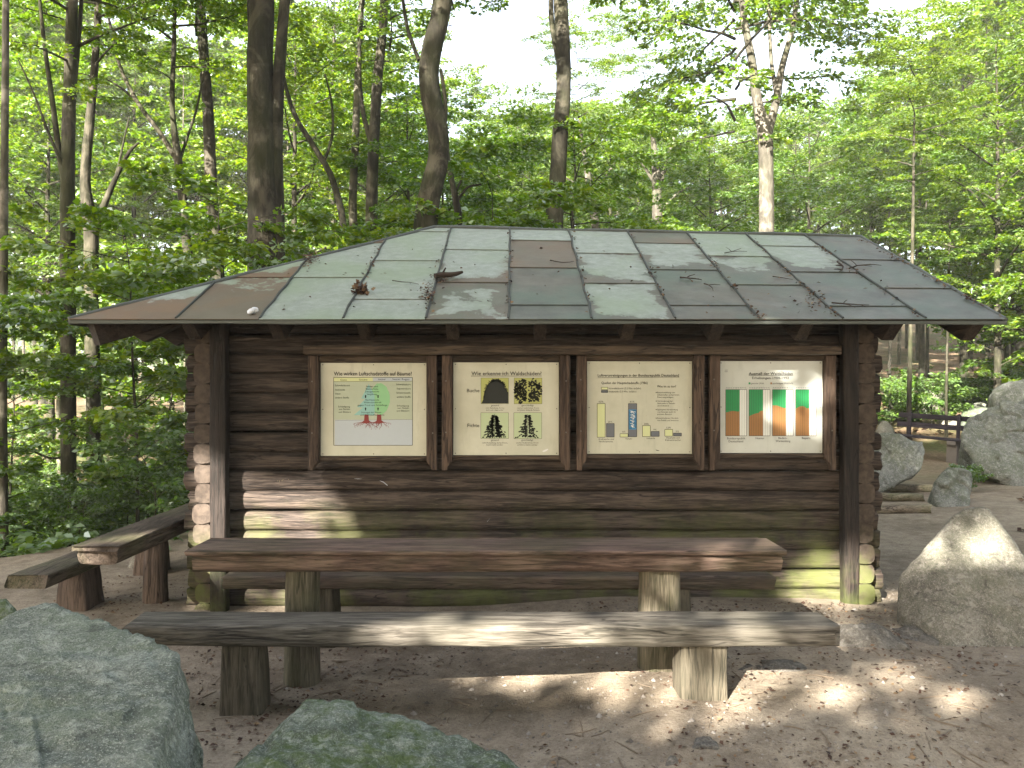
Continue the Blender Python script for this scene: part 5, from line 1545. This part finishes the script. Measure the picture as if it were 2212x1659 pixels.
# --- unseen trees added to shade the clearing, crown gaps cut to place sun flecks
SU = SUN_DIR.cross(Vector((0, 0, 1))).normalized(); SV = SU.cross(SUN_DIR).normalized()
SUn, SVn = np.array(SU), np.array(SV)
FLECKS = []
def fleck(p, a, b, k=1.0):
    """sun fleck: centre point and two half-axes in metres"""
    p, a, b = Vector(p), Vector(a), Vector(b)
    a = a * (1 + .13 / a.length); b = b * (1 + .13 / b.length)
    M = np.array([[a.dot(SU), b.dot(SU)], [a.dot(SV), b.dot(SV)]])
    FLECKS.append((np.array([p.dot(SU), p.dot(SV)]), np.linalg.inv(M), k))
def wall_fleck(x0, x1, y0, y1, D=6.0, k=1.0):
    fleck(P((x0 + x1) / 2, (y0 + y1) / 2, D), ((x1 - x0) / 2 / FPX * D, 0, 0), (0, 0, (y1 - y0) / 2 / FPX * D), k)
def floor_fleck(x0, x1, y0, y1, z=0.0, k=1.0):
    d0, d1 = (CAM_Z - z) * FPX / (y1 - CY), (CAM_Z - z) * FPX / (y0 - CY)
    dm = (d0 + d1) / 2
    fleck((PX((x0 + x1) / 2, dm), dm, z), ((x1 - x0) / 2 / FPX * dm, 0, 0), (0, (d1 - d0) / 2, 0), k)
wall_fleck(465, 710, 1030, 1190); wall_fleck(560, 790, 1080, 1180, 6.0, .8)
wall_fleck(395, 470, 960, 1320, 5.9)
wall_fleck(800, 905, 1085, 1170, 6.0, .7)
wall_fleck(480, 600, 1235, 1315, 5.6)
wall_fleck(1715, 1915, 1205, 1310, 6.0)
wall_fleck(1670, 1805, 795, 950, 5.9, .88)
wall_fleck(1480, 1720, 1165, 1240, 4.4, .9)
wall_fleck(1000, 1200, 1172, 1200, 4.5, .6)
wall_fleck(1400, 1475, 1250, 1330, 4.5, .7)
wall_fleck(790, 900, 1320, 1400, 4.05, .9); wall_fleck(1010, 1190, 1350, 1400, 4.05, .9); wall_fleck(1560, 1820, 1335, 1400, 4.05, .6)
floor_fleck(1330, 2080, 1405, 1570, 0, .9); floor_fleck(1650, 1900, 1320, 1410, 0, .9); floor_fleck(1080, 1330, 1455, 1490, 0, .85); floor_fleck(1080, 1350, 1400, 1412, 0, .9)
floor_fleck(1300, 1500, 1500, 1640, 0, .6)
wall_fleck(1965, 2230, 1130, 1225, 5.4, .93)
wall_fleck(1948, 1956, 1000, 1012, 11.8, .6); floor_fleck(1945, 2000, 1045, 1065, 0, .8)
wall_fleck(1985, 2010, 900, 930, 18)

M_LEAFB = leaf_mat('shade_blocker_leaf', (.045, .10, .018), (.09, .17, .028), .35)
def shade_blocker(x, y, z0, z1, R, n, seed, label):
    g = np.random.default_rng(seed)
    t = thing('unseen_shade_blocker', label, 'tree', (x, y, h1(x, y)), 0, 'unseen trees added for shade')
    zc, rz = (z0 + z1) / 2, (z1 - z0) / 2
    tubes = [([(x, y, h1(x, y) - .3), (x + .05, y, 3), (x - .1, y + .1, zc), (x, y, z1 - 1)], [.28, .22, .15, .03], 12)]
    for i in range(26):
        q = (i + .5) / 26; z = z0 + (z1 - z0) * q * .9; a = i * 2.4
        L = R * math.sqrt(max(.1, 1 - ((z - zc) / rz) ** 2)) * .85
        tubes.append(([(x, y, z - .6), (x + math.cos(a) * L * .5, y + math.sin(a) * L * .5, z + .2), (x + math.cos(a) * L, y + math.sin(a) * L, z + .5)], [.06, .035, .01], 6))
    link('trunk', tubes_mesh('trunk', tubes, M_BARK, caps=False), t)
    d = g.normal(size=(n * 2, 3)); d /= np.linalg.norm(d, axis=1)[:, None]
    c = d * (g.random(n * 2) ** .42)[:, None] * np.array([R, R, rz]) + np.array([x, y, zc])
    c = c[fnoise(c, .55, 3, seed) > -.42][:n]
    u, v = c @ SUn, c @ SVn
    keep = np.ones(len(c), bool)
    edge = fnoise(c, .9, 2, seed + 4) * .22
    rnd_ = g.random(len(c))
    for p0, Mi, k in FLECKS:
        q = np.stack([u, v], 1) - p0
        w = q @ Mi.T
        rad = (np.abs(w) ** 2.6).sum(1) ** (1 / 2.6)
        keep &= ~((rad + edge < 1.05) & (rnd_ < k))  # drop leaves that would block a chosen fleck
    c = c[keep]; m = len(c)
    T = g.normal(size=(m, 3)); Nn = np.array([[-.2, -.4, .8]]) + g.normal(size=(m, 3)) * .55
    L = g.uniform(.17, .30, m)
    link('crown', quad_mesh('crown', leaf_quads(c, T, Nn, L, L * .66), M_LEAFB), t)
for i, (x, y, z0, z1, R, n) in enumerate(((-12.6, -9, 3.6, 22, 4.5, 36000), (-8.0, -8.2, 3.2, 18.5, 4.7, 37000), (-3.6, -9.2, 3.4, 17.5, 4.7, 36000), (1.2, -8.6, 3.6, 17, 4.6, 26000), (10.5, 2.5, 4, 17, 4.6, 22000), (7, -6, 4, 17, 4.6, 22000), (-5.2, -3.2, 6, 15.5, 4.0, 16000), (4.2, -3.4, 6, 15.5, 4.2, 18000))):
    shade_blocker(x, y, z0, z1, R, n, 500 + i, 'tall tree added out of view to shade the clearing, crown cut open for sun flecks')

# ---------------------------------------------------------------- the bright hazy air of the wood
def haze():
    m, nt, out = mat_new('haze_air')
    v = nt.nodes.new('ShaderNodeVolumePrincipled')
    v.inputs['Color'].default_value = (1.0, 1.0, .88, 1)
    v.inputs['Density'].default_value = .0013
    v.inputs['Anisotropy'].default_value = 0.0
    nt.links.new(v.outputs[0], out.inputs['Volume'])
    o = link('haze', box_mesh('haze', (-125, -55, -4.5), (125, 175, 32), m))
    tag(o, 'thin bright haze hanging in the air of the wood', 'haze', kind='stuff')
haze()
